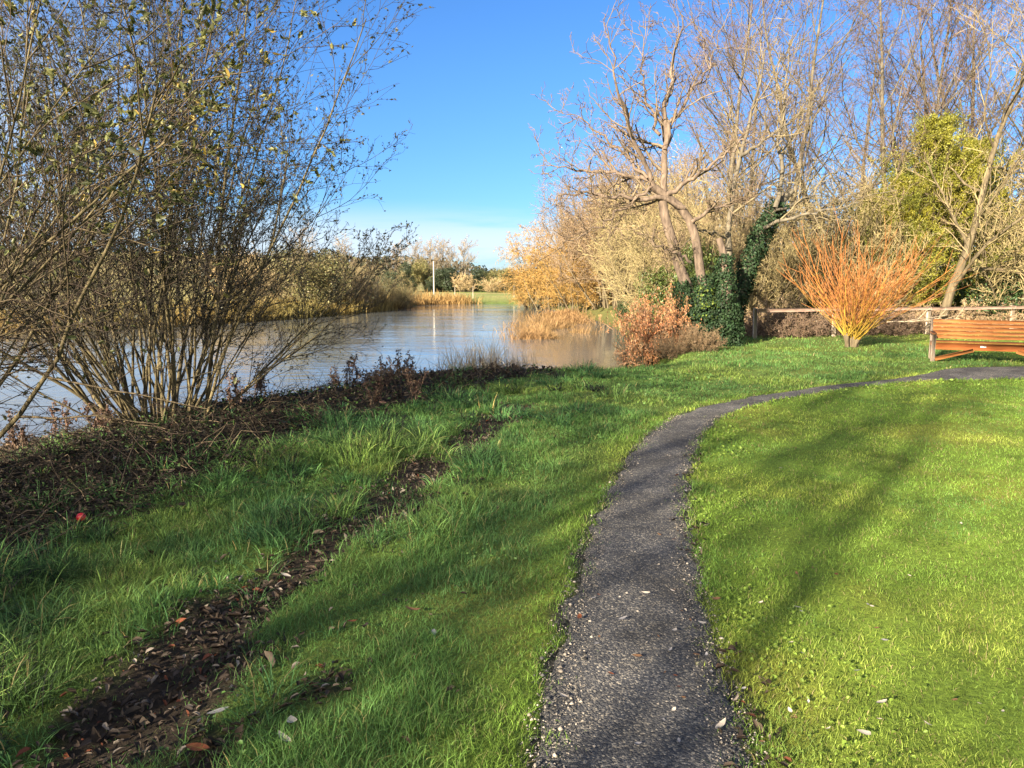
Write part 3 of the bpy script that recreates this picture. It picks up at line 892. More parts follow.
s1 = yl > .94; cc[s1] = np.array([.30, .21, .04]) * rng.uniform(.7, 1.2, (s1.sum(), 1))
V, Fc, C = leaves(rng, c, rng.uniform(.035, .072, len(c)), .48, T=t, cols=cc, big=True)
obj('foliage', make_data('foliage', V, Fc, M_LEAF, C), near)

# further shrubs along the same bank, behind and left of the viewpoint: they throw the long shadows over the grass
thin = thing_tree('riverside_shrub', 'x', 'shrub', (0, 0, 0), 'bare shrubs along the river bank')
build_coppice(thin, 9, 46, 6.2, (0, 0, 0), .9, 0, lean=(4, 60), full=1.25)
for i, (x, y, s_, rz, lab) in enumerate([
        (-6.6, 1.8, .85, .8, 'bare shrub on the bank just left of the viewpoint'),
        (-6.5, -1.4, .62, 2.0, 'low bare shrub on the bank behind the viewpoint')]):
    c = copy_tree(thin) if i else thin; c.location = (x, y, hz(x, y)); c.rotation_euler.z = rz; c.scale = (s_, s_, s_); c['label'] = lab

# --- limbs traced as real branches at one depth each
def limb(pxs, Y, dy=0.0, n=12, rng=None, jit=.02):
    k = len(pxs)
    P = np.array([atY(p[0], p[1], Y + (dy[i] if isinstance(dy, (list, tuple)) else dy * i / max(k - 1, 1))) for i, p in enumerate(pxs)])
    d = np.concatenate([[0], np.cumsum(np.linalg.norm(np.diff(P, axis=0), axis=1))])
    P = smooth_poly(P, 2)
    P = resample(P, n)
    if rng is not None: P[1:-1] += rng.normal(0, jit, (n - 2, 3))
    return P

def limbs(defs, Y, rng, n=12):
    pts = np.stack([limb(d[0], Y, d[3] if len(d) > 3 else 0, n, rng, d[4] if len(d) > 4 else .025) for d in defs])
    rad = np.stack([np.linspace(d[1], d[2], n) for d in defs])
    return pts, rad

def ivy(rng, pts, rad, n, size=.075, thick=.10, col=(.035, .075, .02), cv=.5, t0=0, t1=1.0):
    """leaves standing off a batch of stems"""
    M_, N_, _ = pts.shape
    m_ = rng.integers(0, M_, n); f = (t0 + rng.random(n) * (t1 - t0)) * (N_ - 1.001); i = f.astype(int); w_ = (f - i)[:, None]
    c = pts[m_, i] * (1 - w_) + pts[m_, i + 1] * w_
    r = rad[m_, i] * (1 - w_[:, 0]) + rad[m_, i + 1] * w_[:, 0]
    tn = norm(pts[m_, i + 1] - pts[m_, i])
    v = rng.normal(size=(n, 3)); v = norm(v - (v * tn).sum(-1, keepdims=True) * tn)
    lump = .35 + 1.3 * vnoise(c[:, 0] * 3 + v[:, 0] * 1.2, c[:, 2] * 3 + v[:, 2], 4)
    c = c + v * (r + thick * lump * rng.random(n) ** .5)[:, None] + rng.normal(0, .02, (n, 3))
    return leaves(rng, c, size, .8, N=v + np.array([0, 0, .35]), T=np.tile([[0, 0, -1.]], (n, 1)), spread=1.1, col=col, cv=cv)

# --- twin trunked half dead pollard, ivy round the foot
YP = 19.0
rng = np.random.default_rng(5)
pb = atY(704, 345, YP); pb[2] = hz(pb[0], pb[1])
pol = thing_tree('pollard_tree', 'pale twin trunked old tree with ivy clad foot and bare crooked limbs', 'tree', pb)
ORG = pb
main = [([(712, 352), (697, 310), (683, 275), (672, 240), (664, 214), (662, 198)], .155, .115, 0, .012),
        ([(716, 352), (708, 310), (701, 270), (696, 240), (690, 215), (668, 198), (652, 186)], .13, .10, [0, 0, .1, .1, .1, 0, -.1], .012),
        ([(720, 352), (724, 320), (727, 290), (726, 260), (719, 238)], .19, .08, .1, .012)]
up = [([(664, 204), (666, 175), (664, 145), (662, 118), (667, 90), (673, 60), (682, 15)], .105, .02, .3),
      ([(684, 208), (655, 200), (628, 197), (600, 195), (577, 193), (560, 200), (552, 206)], .08, .014, -.5, .05),
      ([(660, 190), (645, 177), (620, 173), (600, 172), (575, 170), (553, 165), (544, 160)], .075, .012, .6, .03),
      ([(655, 190), (646, 165), (639, 150), (628, 125), (621, 105), (614, 75), (612, 50), (606, 25)], .075, .012, -.8),
      ([(648, 178), (632, 160), (612, 145), (596, 130), (580, 118), (560, 110)], .05, .010, 1.0),
      ([(666, 196), (690, 180), (714, 163), (735, 145), (756, 132)], .075, .012, -1.0),
      ([(665, 150), (668, 128), (684, 104), (703, 78), (715, 55), (719, 30)], .06, .010, .6),
      ([(660, 135), (650, 112), (640, 85), (646, 55), (640, 25)], .05, .010, .9),
      ([(692, 222), (706, 212), (722, 208), (740, 195), (758, 192)], .06, .012, -.8),
      ([(655, 186), (640, 195), (618, 212), (600, 230), (572, 238), (560, 252)], .045, .008, -1.0, .04),
      ([(690, 262), (672, 250), (654, 244), (646, 234)], .05, .01, -.4, .03)]
pm, rm = limbs(main, YP, rng); pu, ru = limbs([(d[0], d[1] * .88, d[2] * .75, d[3] if len(d) > 3 else 0, .05) for d in up], YP, rng, 18)
tr = MB(); V, q = tubes(pm - ORG, rm, 12); tr.add(V, [q]); V, q = tubes(pu - ORG, ru, 8); tr.add(V, [q])
tr.build('trunk', M_POLLARD, pol, True)
p1, r1 = grow(rng, *spawn(rng, pu, ru, 15, .12, 1, (25, 65), (.20, .42), .55, .3, .011), 9, .17, .06, .4)
p2, r2 = grow(rng, *spawn(rng, p1, r1, 5, .15, 1, (25, 65), (.35, .65), .6, .35, .0085), 7, .17, .05, .5)
p3, r3 = grow(rng, *spawn(rng, p2, r2, 3, .2, 1, (25, 65), (.35, .6), .7, .3, .007), 4, .16, .04, .7)
cr_ = MB()
tube_mb(cr_, p1 - ORG, r1, 5, (.135, .10, .062), rng); tube_mb(cr_, p2 - ORG, r2, 3, (.125, .09, .057), rng); tube_mb(cr_, p3 - ORG, r3, 3, (.14, .095, .06), rng)
cr_.build('crown', M_TWIGC, pol)
V, Fc, C = ivy(rng, pm, rm + np.linspace(.16, .0, 12)[None], 9000, .062, .15, (.022, .042, .016), t1=.42)
iv = MB(); iv.add(V - ORG, Fc, C)
ip = limbs([([(702, 350), (702, 315), (704, 288)], .40, .18), ([(718, 350), (722, 300), (727, 255)], .34, .08), ([(692, 350), (686, 315), (681, 282)], .24, .10), ([(728, 350), (732, 330), (734, 305)], .18, .06)], YP - .05, rng)
V, Fc, C = ivy(rng, ip[0], ip[1], 17000, .060, .12, (.022, .042, .016)); iv.add(V - ORG, Fc, C)
# sunlight on the left shoulder put in as brighter ivy leaves
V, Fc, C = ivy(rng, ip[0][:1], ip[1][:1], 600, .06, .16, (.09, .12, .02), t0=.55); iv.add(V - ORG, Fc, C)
iv.build('ivy', M_IVY, pol)

# --- leaning ivy column with a pale bare stem rising left of it
YL = 20.0
rng = np.random.default_rng(15)
lb = atY(730, 342, YL); lb[2] = hz(lb[0], lb[1])
lean_t = thing_tree('leaning_tree', 'tree leaning right beside the pollard, its lower trunk wrapped in dark ivy', 'tree', lb)
main = [([(728, 348), (734, 315), (742, 288), (752, 255), (764, 228), (775, 208), (792, 190)], .16, .09, .4, .012)]
up = [([(729, 250), (727, 225), (733, 190), (740, 155), (748, 122), (756, 97), (765, 50)], .085, .018, .2),
      ([(775, 208), (782, 180), (778, 140), (786, 95), (790, 40)], .07, .012, 1.0),
      ([(740, 156), (765, 140), (795, 118), (820, 100)], .05, .01, -.6),
      ([(764, 228), (795, 214), (830, 212), (860, 202)], .055, .01, -1.2, .05),
      ([(775, 210), (805, 200), (828, 175), (850, 160)], .045, .01, 1.5, .04),
      ([(728, 240), (708, 230), (690, 236), (672, 258)], .03, .008, -1.2, .05)]
pm, rm = limbs(main + [([(727, 348), (728, 310), (730, 280), (729, 250)], .10, .085, .1, .012)], YL, rng); pu, ru = limbs(up, YL, rng, 14)
tr = MB(); V, q = tubes(pm - lb, rm, 10); tr.add(V, [q]); V, q = tubes(pu - lb, ru, 7); tr.add(V, [q]); tr.build('trunk', M_GREYBARK, lean_t, True)
p1, r1 = grow(rng, *spawn(rng, pu, ru, 12, .15, 1, (25, 60), (.22, .5), .5, .35, .010), 9, .14, .05, .4)
p2, r2 = grow(rng, *spawn(rng, p1, r1, 6, .15, 1, (25, 65), (.35, .65), .6, .35, .008), 7, .16, .04, .5)
p3, r3 = grow(rng, *spawn(rng, p2, r2, 3, .2, 1, (25, 65), (.35, .6), .7, .3, .007), 4, .16, .03, .7)
cr_ = MB(); tube_mb(cr_, p1 - lb, r1, 5, (.15, .118, .066), rng); tube_mb(cr_, p2 - lb, r2, 3, (.15, .118, .066), rng); tube_mb(cr_, p3 - lb, r3, 3, (.17, .13, .07), rng)
cr_.build('crown', M_TWIGC, lean_t)
V, Fc, C = ivy(rng, pm[:1], rm[:1] * 1.1, 7000, .062, .13, (.022, .042, .016), t0=.12, t1=.9)
iv = MB(); iv.add(V - lb, Fc, C); iv.build('ivy', M_IVY, lean_t)

# --- tall bare trees in a row
def tall_tree(seed, H, lean=(0, 0), fork=False, twig=(.115, .092, .058), tipc=(.135, .083, .064), limbs_n=17, bark=M_GREYBARK, rw=.125, ang=(30, 66), t0=.16, trop=.05, rmin=.010):
    rng = np.random.default_rng(seed)
    base = np.array([[0, 0, -.2]] + ([[.15, .1, -.2]] if fork else []))
    D = np.array([[lean[0], lean[1], 1.0]] + ([[lean[0] + .35, lean[1] - .1, 1.0]] if fork else []))
    p0, r0 = grow(rng, base, D, H * (np.array([1.0, .85])[:len(base)]), rw * np.array([1, .75])[:len(base)], 16, .05, .03, .12)
    p1, r1 = grow(rng, *spawn(rng, p0, r0, limbs_n, t0, 1, ang, (.32, .60), .5, .45, .02), 11, .10, trop, .25)
    p2, r2 = grow(rng, *spawn(rng, p1, r1, 9, .12, 1, (20, 55), (.3, .55), .55, .4, rmin * 1.1), 8, .11, .05, .4)
    p3, r3 = grow(rng, *spawn(rng, p2, r2, 5, .12, 1, (20, 50), (.3, .55), .6, .35, rmin * .7), 5, .12, .05, .6)
    p4, r4 = grow(rng, *spawn(rng, p3, r3, 2, .15, 1, (20, 50), (.5, .8), .7, .3, rmin * .52), 3, .1, .04, .7)
    tr = MB(); V, q = tubes(p0, r0, 10); tr.add(V, [q]); V, q = tubes(p1, r1, 5); tr.add(V, [q])
    cm = MB(); tube_mb(cm, p2, r2, 3, twig, rng)
    tube_mb(cm, p3, r3, 3, tuple(np.array(twig) * .5 + np.array(tipc) * .5), rng); tube_mb(cm, p4, r4, 3, tipc, rng)
    return tr.data('trunk', bark, True), cm.data('crown', M_TWIGC)

T_A = tall_tree(101, 13.5)
T_B = tall_tree(102, 13.0, (.05, 0), True, (.115, .092, .058), (.15, .10, .075), 14)
T_C = tall_tree(103, 14.0, (-.03, 0), False, (.115, .092, .058), (.135, .083, .064), 19, M_GREYBARK, .14, (26, 60))
def put_tree(name, label, cat, data, x, y, rz, s_=1.0, group=None, sz=None, names=('trunk', 'crown')):
    r = empty(name, (x, y, hz(x, y)), rz, label, cat, group)
    r.scale = (s_, s_, sz or s_)
    for nme, d in zip(names, data):
        if d is not None: obj(nme, d, r)
    return r
GT = 'tall bare trees behind the fence'
for dat, px, Y, rz, s_, lab in [
        (T_C, 722, 29, .3, .92, 'tall slender bare tree rising just right of the pollard'),
        (T_A, 775, 27, 1.0, .98, 'tall bare tree behind the leaning ivy trunk'),
        (T_B, 828, 28, 2.2, 1.0, 'forked bare tree with dark limbs behind the orange coppice'),
        (T_C, 884, 29, 4.0, 1.0, 'tall straight bare tree left of the yellow green conifer'),
        (T_A, 925, 33, 5.2, 1.05, 'tall bare tree rising behind the yellow green conifer'),
        (T_C, 1010, 28, 2.6, 1.0, 'tall bare tree at the right edge of the picture'),
        (T_B, 1085, 27, .5, 1.0, 'bare tree reaching in from beyond the right edge'),
        (T_A, 858, 38, 2.9, 1.10, 'bare tree in the second row between two tall ones'),
        (T_A, 752, 33, 3.2, 1.0, 'bare tree between the two tall ones behind the ivy trunk'),
        (T_C, 905, 31.5, 1.1, 1.0, 'slim bare tree close behind the left side of the conifers'),
        (T_A, 955, 34, 5.9, 1.05, 'bare tree behind the right side of the conifers'),
        (T_B, 990, 31, 2.0, 1.0, 'bare tree rising above the bench'),
        (T_A, 745, 40, 4.4, 1.02, 'bare tree in the second row left of the others')]:
    x = gx(px, Y); put_tree('bare_tree', lab, 'tree', dat, x, Y, rz, s_, GT)

for dat, x, y, rz, s_, lab in [(T_A, -11.4, -9.6, .5, .9, 'tall bare tree on the bank well behind the viewpoint'),
                             (T_B, -10.6, -10.9, 2.5, .85, 'forked bare tree on the bank well behind the viewpoint'),
                             (T_A, -9.8, -12.6, 4.0, .9, 'straight bare tree on the grass far behind the viewpoint'),
                             (T_B, -9.4, -22.0, 5.2, 1.05, 'bare tree on the grass furthest behind the viewpoint')]:
    put_tree('bare_tree', lab, 'tree', dat, x, y, rz, s_, 'bare trees behind the viewpoint')

# pale trunk in front of the conifer
T_D = tall_tree(104, 11.5, (.05, 0), False, (.22, .175, .085), (.20, .14, .08), 16, M_BARK, .15, (30, 70), .12, .03)
x = gx(938, 24)
pt = put_tree('bare_tree', 'pale leaning bare tree in front of the yellow green conifer, low branches drooping', 'tree', T_D, x, 24, .9, 1.0, GT)
pt.rotation_euler = (0, math.radians(9), 0)

# --- golden green conifer
rng = np.random.default_rng(31)
def conifer(H, W):
    n = 170
    t = rng.random(n) ** .8
    P = np.stack([np.zeros(n), np.zeros(n), H * (.04 + .92 * t)], 1)
    az = rng.uniform(0, 2 * np.pi, n)
    D = np.stack([np.cos(az), np.sin(az), .25 + .8 * t], 1)
    L = W * (1.05 - t) ** .6 * rng.uniform(.25, 1.35, n) + .2
    p0, r0 = grow(rng, P, D, L, .025, 8, .08, .09, .3)
    p1, r1 = grow(rng, *spawn(rng, p0, r0, 8, .25, 1, (25, 55), (.3, .5), .5, .3, .006), 5, .1, .08, .5)
    tr = MB(); pt_, rt_ = grow(rng, [[0, 0, -.2]], [[0, 0, 1]], H, .13, 8, .02, 0, .15); V, q = tubes(pt_, rt_, 8); tr.add(V, [q])
    V, q = tubes(p0, r0, 4); tr.add(V, [q])
    c, tg = pick(rng, p1, 95000, .1)
    lump = vnoise(c[:, 0] * 1.5 + c[:, 1], c[:, 2] * 1.5, 3)
    cc = (np.array([.31, .275, .03]) * (1 - lump[:, None]) + np.array([.105, .13, .025]) * lump[:, None]) * rng.uniform(.6, 1.35, (len(c), 1))
    lv = leaves(rng, c + rng.normal(0, .05, c.shape), (.072 * rng.uniform(.6, 1.4, len(c))), .36, T=tg + np.array([0, 0, -.1]), cols=cc, spread=.9)
    return tr.data('trunk', M_BARK, True), make_data('crown', lv[0], lv[1], M_LEAF, lv[2])
CON = conifer(6.9, 2.7)
x = gx(922, 26.5)
put_tree('conifer', 'tallest yellow green conifer among the bare trees', 'tree', CON, x, 26.5, 0, 1.0)
x = gx(962, 27.5)
put_tree('conifer', 'yellow green conifer right of the tallest, behind the pale leaning trunk', 'tree', CON, x, 27.5, 1.3, .92)
x = gx(893, 26)
put_tree('conifer', 'lower yellow green conifer just left of the tallest one', 'tree', CON, x, 26, 3.6, .72)
x = gx(866, 30)
put_tree('conifer', 'small yellowish conifer half hidden left of the larger one', 'tree', CON, x, 30, 2.0, .72)

# --- dense twiggy bushes
def bush(seed, H, W, twig=TWIG_OLIVE, nst=26, leafn=0, leafcol=(.1, .1, .03), leafsz=.08, rmin=.009, k1=9, k2=6, k3=3, trop=.02, droop=0.0):
    rng = np.random.default_rng(seed)
    ang = rng.uniform(0, 2 * np.pi, nst); rr = np.sqrt(rng.random(nst)) * W * .30
    P = np.stack([np.cos(ang) * rr, np.sin(ang) * rr, np.full(nst, -.1)], 1)
    tl = rng.uniform(.05, 1.0, nst) * math.atan2(W * .5, H * .75) * 1.1
    az = ang + rng.normal(0, .5, nst)
    D = np.stack([np.cos(az) * np.sin(tl), np.sin(az) * np.sin(tl), np.cos(tl)], 1)
    p0, r0 = grow(rng, P, D, H * rng.uniform(.6, 1.0, nst), .014 * H ** .8, 10, .09, .02 - droop * .3, .25)
    p1, r1 = grow(rng, *spawn(rng, p0, r0, k1, .12, 1, (22, 65), (.28, .52), .5, .35, rmin * 1.5), 8, .13, trop - droop, .35)
    p2, r2 = grow(rng, *spawn(rng, p1, r1, k2, .1, 1, (25, 70), (.35, .65), .6, .35, rmin), 6, .15, trop - droop, .5)
    p3, r3 = grow(rng, *spawn(rng, p2, r2, k3, .15, 1, (25, 70), (.4, .7), .7, .3, rmin * .75), 4, .15, trop - droop * 1.3, .6)
    st = MB(); V, q = tubes(p0, r0, 5); st.add(V, [q])
    cm = MB(); tube_mb(cm, p1, r1, 3, np.array(twig) * .85, rng); tube_mb(cm, p2, r2, 3, twig, rng, .3); tube_mb(cm, p3, r3, 3, twig, rng, .35)
    lf = None
    if leafn:
        c, t = pick(rng, p3, leafn, .1)
        V, Fc, C = leaves(rng, c + rng.normal(0, .04, c.shape), leafsz, .6, T=t, col=leafcol, cv=.5, spread=1.5)
        lf = make_data('foliage', V, Fc, M_LEAF, C)
    return st.data('stem', M_BARK, True), cm.data('crown', M_TWIGC), lf

B_OLIVE = bush(201, 4.6, 4.8, (.26, .205, .095), leafn=6000, leafcol=(.22, .18, .075), leafsz=.05)
B_TAN = bush(202, 4.2, 5.2, (.26, .195, .105), leafn=6000, leafcol=(.24, .175, .08), leafsz=.05)
B_GOLD = bush(203, 5.2, 4.6, (.33, .20, .06), droop=.07, leafn=30000, leafcol=(.37, .225, .065), leafsz=.065)
B_CROWN = bush(205, 8.2, 8.6, (.20, .14, .085), 44, 30000, (.26, .175, .08), .075, .011, 13, 7, 3, .04)
B_BROWN = bush(204, 1.4, 2.2, (.20, .135, .075), 40, 500, (.2, .12, .05), .06, .007, 8, 5, 2)
NM = ('stem', 'crown', 'foliage')
GB = 'twiggy bushes along the wooded bank'
for dat, px, Y, rz, s_, sz, lab in [
        (B_OLIVE, 672, 29, .4, .95, 1.0, 'olive twiggy bush behind the pale twin trunked tree'),
        (B_OLIVE, 646, 42, 2.1, 1.2, 1.6, 'olive bush beside the flooded backwater, behind the nearer one'),
        (B_CROWN, 632, 50, 1.2, 1.0, 1.15, 'tall rounded tan tree crowning the wooded bank'),
        (B_CROWN, 602, 58, 3.0, .95, 1.05, 'brownish twiggy tree at the end of the backwater'),
        (B_GOLD, 557, 64, 4.0, 1.25, 1.35, 'golden willow hanging over the river at the far end of the bank'),
        (B_GOLD, 583, 54, 1.0, 1.0, 1.0, 'smaller golden willow nearer along the bank'),
        (B_GOLD, 604, 57, 2.4, 1.15, 1.25, 'golden brown willow in the middle of the wooded bank'),
        (B_GOLD, 540, 68, 5.2, 1.0, .85, 'lowest golden willow at the far tip of the wooded bank'),
        (B_CROWN, 655, 46, 4.4, .95, 1.1, 'tall brown twigged crown behind the olive bush by the pollard'),
        (B_OLIVE, 690, 34, 5.0, 1.1, 1.5, 'tall olive thicket directly behind the pollard crown'),
        (B_TAN, 718, 27, .6, .9, 1.25, 'tan thicket behind the leaning ivy trunk'),
        (B_OLIVE, 775, 27, 3.3, 1.0, 1.15, 'olive thicket behind the left end of the fence'),
        (B_OLIVE, 752, 25.5, 2.9, .75, .80, 'olive thicket right behind the ivy trunk and fence end'),
        (B_TAN, 800, 28, 5.2, .95, 1.0, 'pale tan thicket behind the fence left of the coppice'),
        (B_OLIVE, 852, 26.5, 1.7, .9, 1.1, 'pale olive thicket close behind the orange coppice'),
        (B_TAN, 830, 30, 2.5, 1.05, 1.3, 'tan thicket behind the orange coppice'),
        (B_OLIVE, 885, 32, 4.5, 1.0, 1.2, 'olive thicket between the coppice and the conifer'),
        (B_OLIVE, 1015, 28, 1.5, 1.15, 1.3, 'broad olive twiggy bush at the right edge above the bench'),
        (B_OLIVE, 1002, 25.8, 3.7, .95, 1.3, 'olive twiggy bush just left of the broad one above the bench'),
        (B_TAN, 965, 32, .2, 1.0, 1.2, 'tan thicket right of the conifer'),
        (B_TAN, 1090, 26, 2.2, 1.1, 1.2, 'tan bush beyond the right edge of the picture')]:
    x = gx(px, Y); put_tree('twiggy_bush', lab, 'bush', dat, x, Y, rz, s_, GB, sz, NM)

# --- leafy evergreens
def leafy(seed, H, W, col, n=9000, size=.12, mat=None, lumps=14):
    rng = np.random.default_rng(seed)
    q = rng.integers(0, lumps, n)
    a = rng.uniform(0, 6.28, lumps); r = np.sqrt(rng.random(lumps)) * W * .36
    cz = rng.uniform(.15, .8, lumps) * H
    ctr = np.stack([np.cos(a) * r, np.sin(a) * r, cz], 1); ctr[0] = (0, 0, H * .35)
    rad = rng.uniform(.16, .28, lumps) * (H + W) * .5
    v = norm(rng.normal(size=(n, 3)))
    c = ctr[q] + v * (rad[q] * (.6 + .45 * rng.random(n)) * (.75 + .5 * vnoise(v[:, 0] * 4 + q, v[:, 2] * 4, 6)))[:, None]
    ok = c[:, 2] > 0.02; c = c[ok]; v = v[ok]
    lv = leaves(rng, c, size, .6, N=v + np.array([0, 0, .3]), spread=1.3, col=col, cv=.55)
    P = np.zeros((6, 3)); P[:, :2] = rng.normal(0, .1, (6, 2)); P[:, 2] = -.1
    D = norm(ctr[:6] + np.array([0, 0, .3]))
    p0, r0 = grow(rng, P, D, H * .75, .03 * H ** .5, 8, .08, .03, .3)
    st = MB(); V, qq = tubes(p0, r0, 5); st.add(V, [qq])
    return st.data('stem', M_BARK, True), make_data('crown', lv[0], lv[1], mat or M_LEAF, lv[2])
L_DARK = leafy(301, 3.0, 3.6, (.04, .07, .02))
L_MID = leafy(302, 3.0, 3.4, (.085, .11, .025))
GE = 'evergreen bushes behind the fence'
for dat, px, Y, rz, s_, sz, lab in [
        (L_DARK, 985, 25.5, .3, .80, .78, 'dark evergreen bush behind the bench'),
        (L_MID, 1030, 26, 1.4, .85, .8, 'mid green evergreen bush behind the right end of the bench'),
        (L_DARK, 930, 29, 2.6, .8, .7, 'dark evergreen bush under the yellow green conifer'),
        (L_MID, 700, 25, 3.1, .62, 1.0, 'green ivy covered bush behind the pollard trunks'),
        (L_MID, 660, 27, .8, .5, .9, 'green ivy covered stump left of the pollard trunks'),
        (L_DARK, 632, 41, 4.0, .55, .45, 'small dark evergreen at the edge of the backwater'),
        (L_MID, 642, 38, 5.0, .5, .55, 'small bright green bush at the edge of the backwater'),
        (L_MID, 800, 26.5, 5.6, .7, .75, 'green bush behind the fence left of the coppice')]:
    x = gx(px, Y); put_tree('evergreen_bush', lab, 'bush', dat, x, Y, rz, s_, GE, sz, ('stem', 'crown'))

# --- orange coppice willow on its short stool
rng = np.random.default_rng(41)
YC = 18.6; xc = gx(851, YC)
cop = thing_tree('coppiced_willow', 'bright orange stemmed coppiced willow on a short stump before the fence', 'shrub', (xc, YC, hz(xc, YC)))
n0 = 120
a = rng.uniform(0, 6.28, n0); tl = np.radians(58 * rng.random(n0) ** .75)
hd_ = rng.integers(0, 6, n0); hx_ = rng.normal(0, .17, 6); hy_ = rng.normal(0, .12, 6); hh_ = rng.uniform(.12, .36, 6)
P = np.stack([hx_[hd_] + .05 * np.cos(a), hy_[hd_] + .05 * np.sin(a), hh_[hd_] + .04 * rng.random(n0)], 1)
D = np.stack([np.cos(a) * np.sin(tl), np.sin(a) * np.sin(tl), np.cos(tl)], 1)
p0, r0 = grow(rng, P, D, rng.uniform(.7, 2.85, n0), rng.uniform(.004, .012, n0), 9, .065, .035, .4)
p1, r1 = grow(rng, *spawn(rng, p0, r0, 8, .3, .95, (10, 38), (.3, .5), .6, .35, .006), 5, .04, .05, .6)
kn = np.stack([np.array([(hx_[k] * .5, hy_[k] * .5, -.15), (hx_[k] * .8, hy_[k] * .8, hh_[k] * .5), (hx_[k], hy_[k], hh_[k]), (hx_[k], hy_[k], hh_[k] + .08)]) for k in range(6)])
tr = MB(); V, q = tubes(kn, np.tile([.06, .05, .07, .03], (6, 1)), 9); tr.add(V, [q]); tr.build('trunk', M_BARK, cop, True)
cm = MB()
V, q = tubes(p0, r0, 4)
hgt_ = V[:, 2:3]
g = sstep(.4, 2.2, hgt_)
cb = np.array([.31, .20, .028]) * (1 - g) + np.array([.36, .13, .03]) * g
cm.add(V, [q], cb * np.repeat(rng.uniform(.7, 1.25, (n0, 1)), len(V) // n0, 0))
tube_mb(cm, p1, r1, 3, (.29, .115, .035), rng, .35)
cm.build('crown', M_TWIGC, cop)

# --- rust coloured bush left of the pollard
rng = np.random.default_rng(43)
YR = 18.8; xr = gx(653, YR)
RB = bush(211, 1.25, 2.0, (.40, .24, .13), 46, 8000, (.52, .24, .10), .055, .006, 8, 5, 2)
put_tree('rust_bush', 'rust orange leaved bush at the foot of the pale twin trunked tree', 'bush', RB, xr, YR, .5, .80, None, 1.45, NM)
for px, Y, s_, lab in [(640, 19.6, .5, 'pale straw coloured low bush at the edge of the backwater'), (676, 17.6, .42, 'low brown brush in front of the rust orange bush'), (700, 17.4, .40, 'low brown brush before the ivy clad foot')]:
    x = gx(px, Y); put_tree('low_bush', lab, 'bush', B_BROWN, x, Y, px * .1, s_ * 1.15, 'low brush round the foot of the pollard', None, NM)

# ------------------------------------------------------------------ far bank
FARB = smooth_poly(FAR_BANK, 1)
rng = np.random.default_rng(61)
# reeds and dead sedge standing along the far waterline
def reed_stuff(name, label, x, y, hgt, wd, col, lean=.5, cv=.3, segs=3):
    n = len(x)
    z = np.maximum(height(x, y), WATER - .1)
    c = np.asarray(col, float)
    if c.ndim == 1: c = np.tile(c, (n, 1))
    c = c * rng.uniform(1 - cv, 1 + cv, (n, 1))
    V, Fc, C = blades(x, y, z, hgt, wd, np.full(n, lean) * rng.uniform(.2, 1.6, n), c, segs, c * 1.2)
    return tag(obj(name, make_data(name, V, Fc, M_GRASS, C)), label, 'reeds', kind='stuff')
L_ = resample(FARB[:int(len(FARB) * .75)], 400)
k = rng.integers(0, 400, 15000)
nrm_ = np.gradient(L_, axis=0); nrm_ = np.stack([nrm_[:, 1], -nrm_[:, 0]], 1); nrm_ /= np.linalg.norm(nrm_, axis=1, keepdims=True)
off = rng.gamma(2.0, 1.1, len(k)) - .6
xy = L_[k] + nrm_[k] * off[:, None] + rng.normal(0, .5, (len(k), 2))
sd, _ = poly_sd(RIVER, xy[:, 0], xy[:, 1])
ok = (sd > -.5) & (vnoise(xy[:, 0] * .22, xy[:, 1] * .22, 9) > .2); xy = xy[ok]; n = len(xy)
patch = vnoise(xy[:, 0] * .3, xy[:, 1] * .3, 19)[:, None]
cols = np.array([.34, .20, .075]) * patch + np.array([.26, .20, .07]) * (1 - patch)
cols = cols * np.where((xy[:, 0] < -11)[:, None], np.array([[.62, .68, .62]]), 1)
reed_stuff('far_reeds', 'rusty reeds along the far bank of the river', xy[:, 0], xy[:, 1], rng.uniform(.4, 1.2, n) * (.5 + vnoise(xy[:, 0] * .3, xy[:, 1] * .3, 9)), np.full(n, .07), cols)

# tawny reed spit between the river and the backwater
n = 9000
t = rng.random(n)
yy = 30 + 22 * t ** 1.15; cx = np.interp(yy, [25, 30, 38, 45, 51], [.55, 1.3, 2.1, 2.9, 3.3]); xx = cx + rng.normal(0, 1, n) * np.interp(yy, [25, 30, 40, 51], [.35, .75, .9, .7])
cl = vnoise(xx * .9, yy * .5, 14)
ok = cl > .25; xx, yy, cl = xx[ok], yy[ok], cl[ok]; n = len(xx)
cols = np.array([.34, .20, .09]) * cl[:, None] + np.array([.26, .17, .07]) * (1 - cl[:, None])
reed_stuff('reed_bed', 'tawny reeds standing in the flooded water beside the wooded bank', xx, yy, rng.uniform(.25, .95, n) * (.35 + .8 * cl), .006 + .0006 * yy, cols, .9)
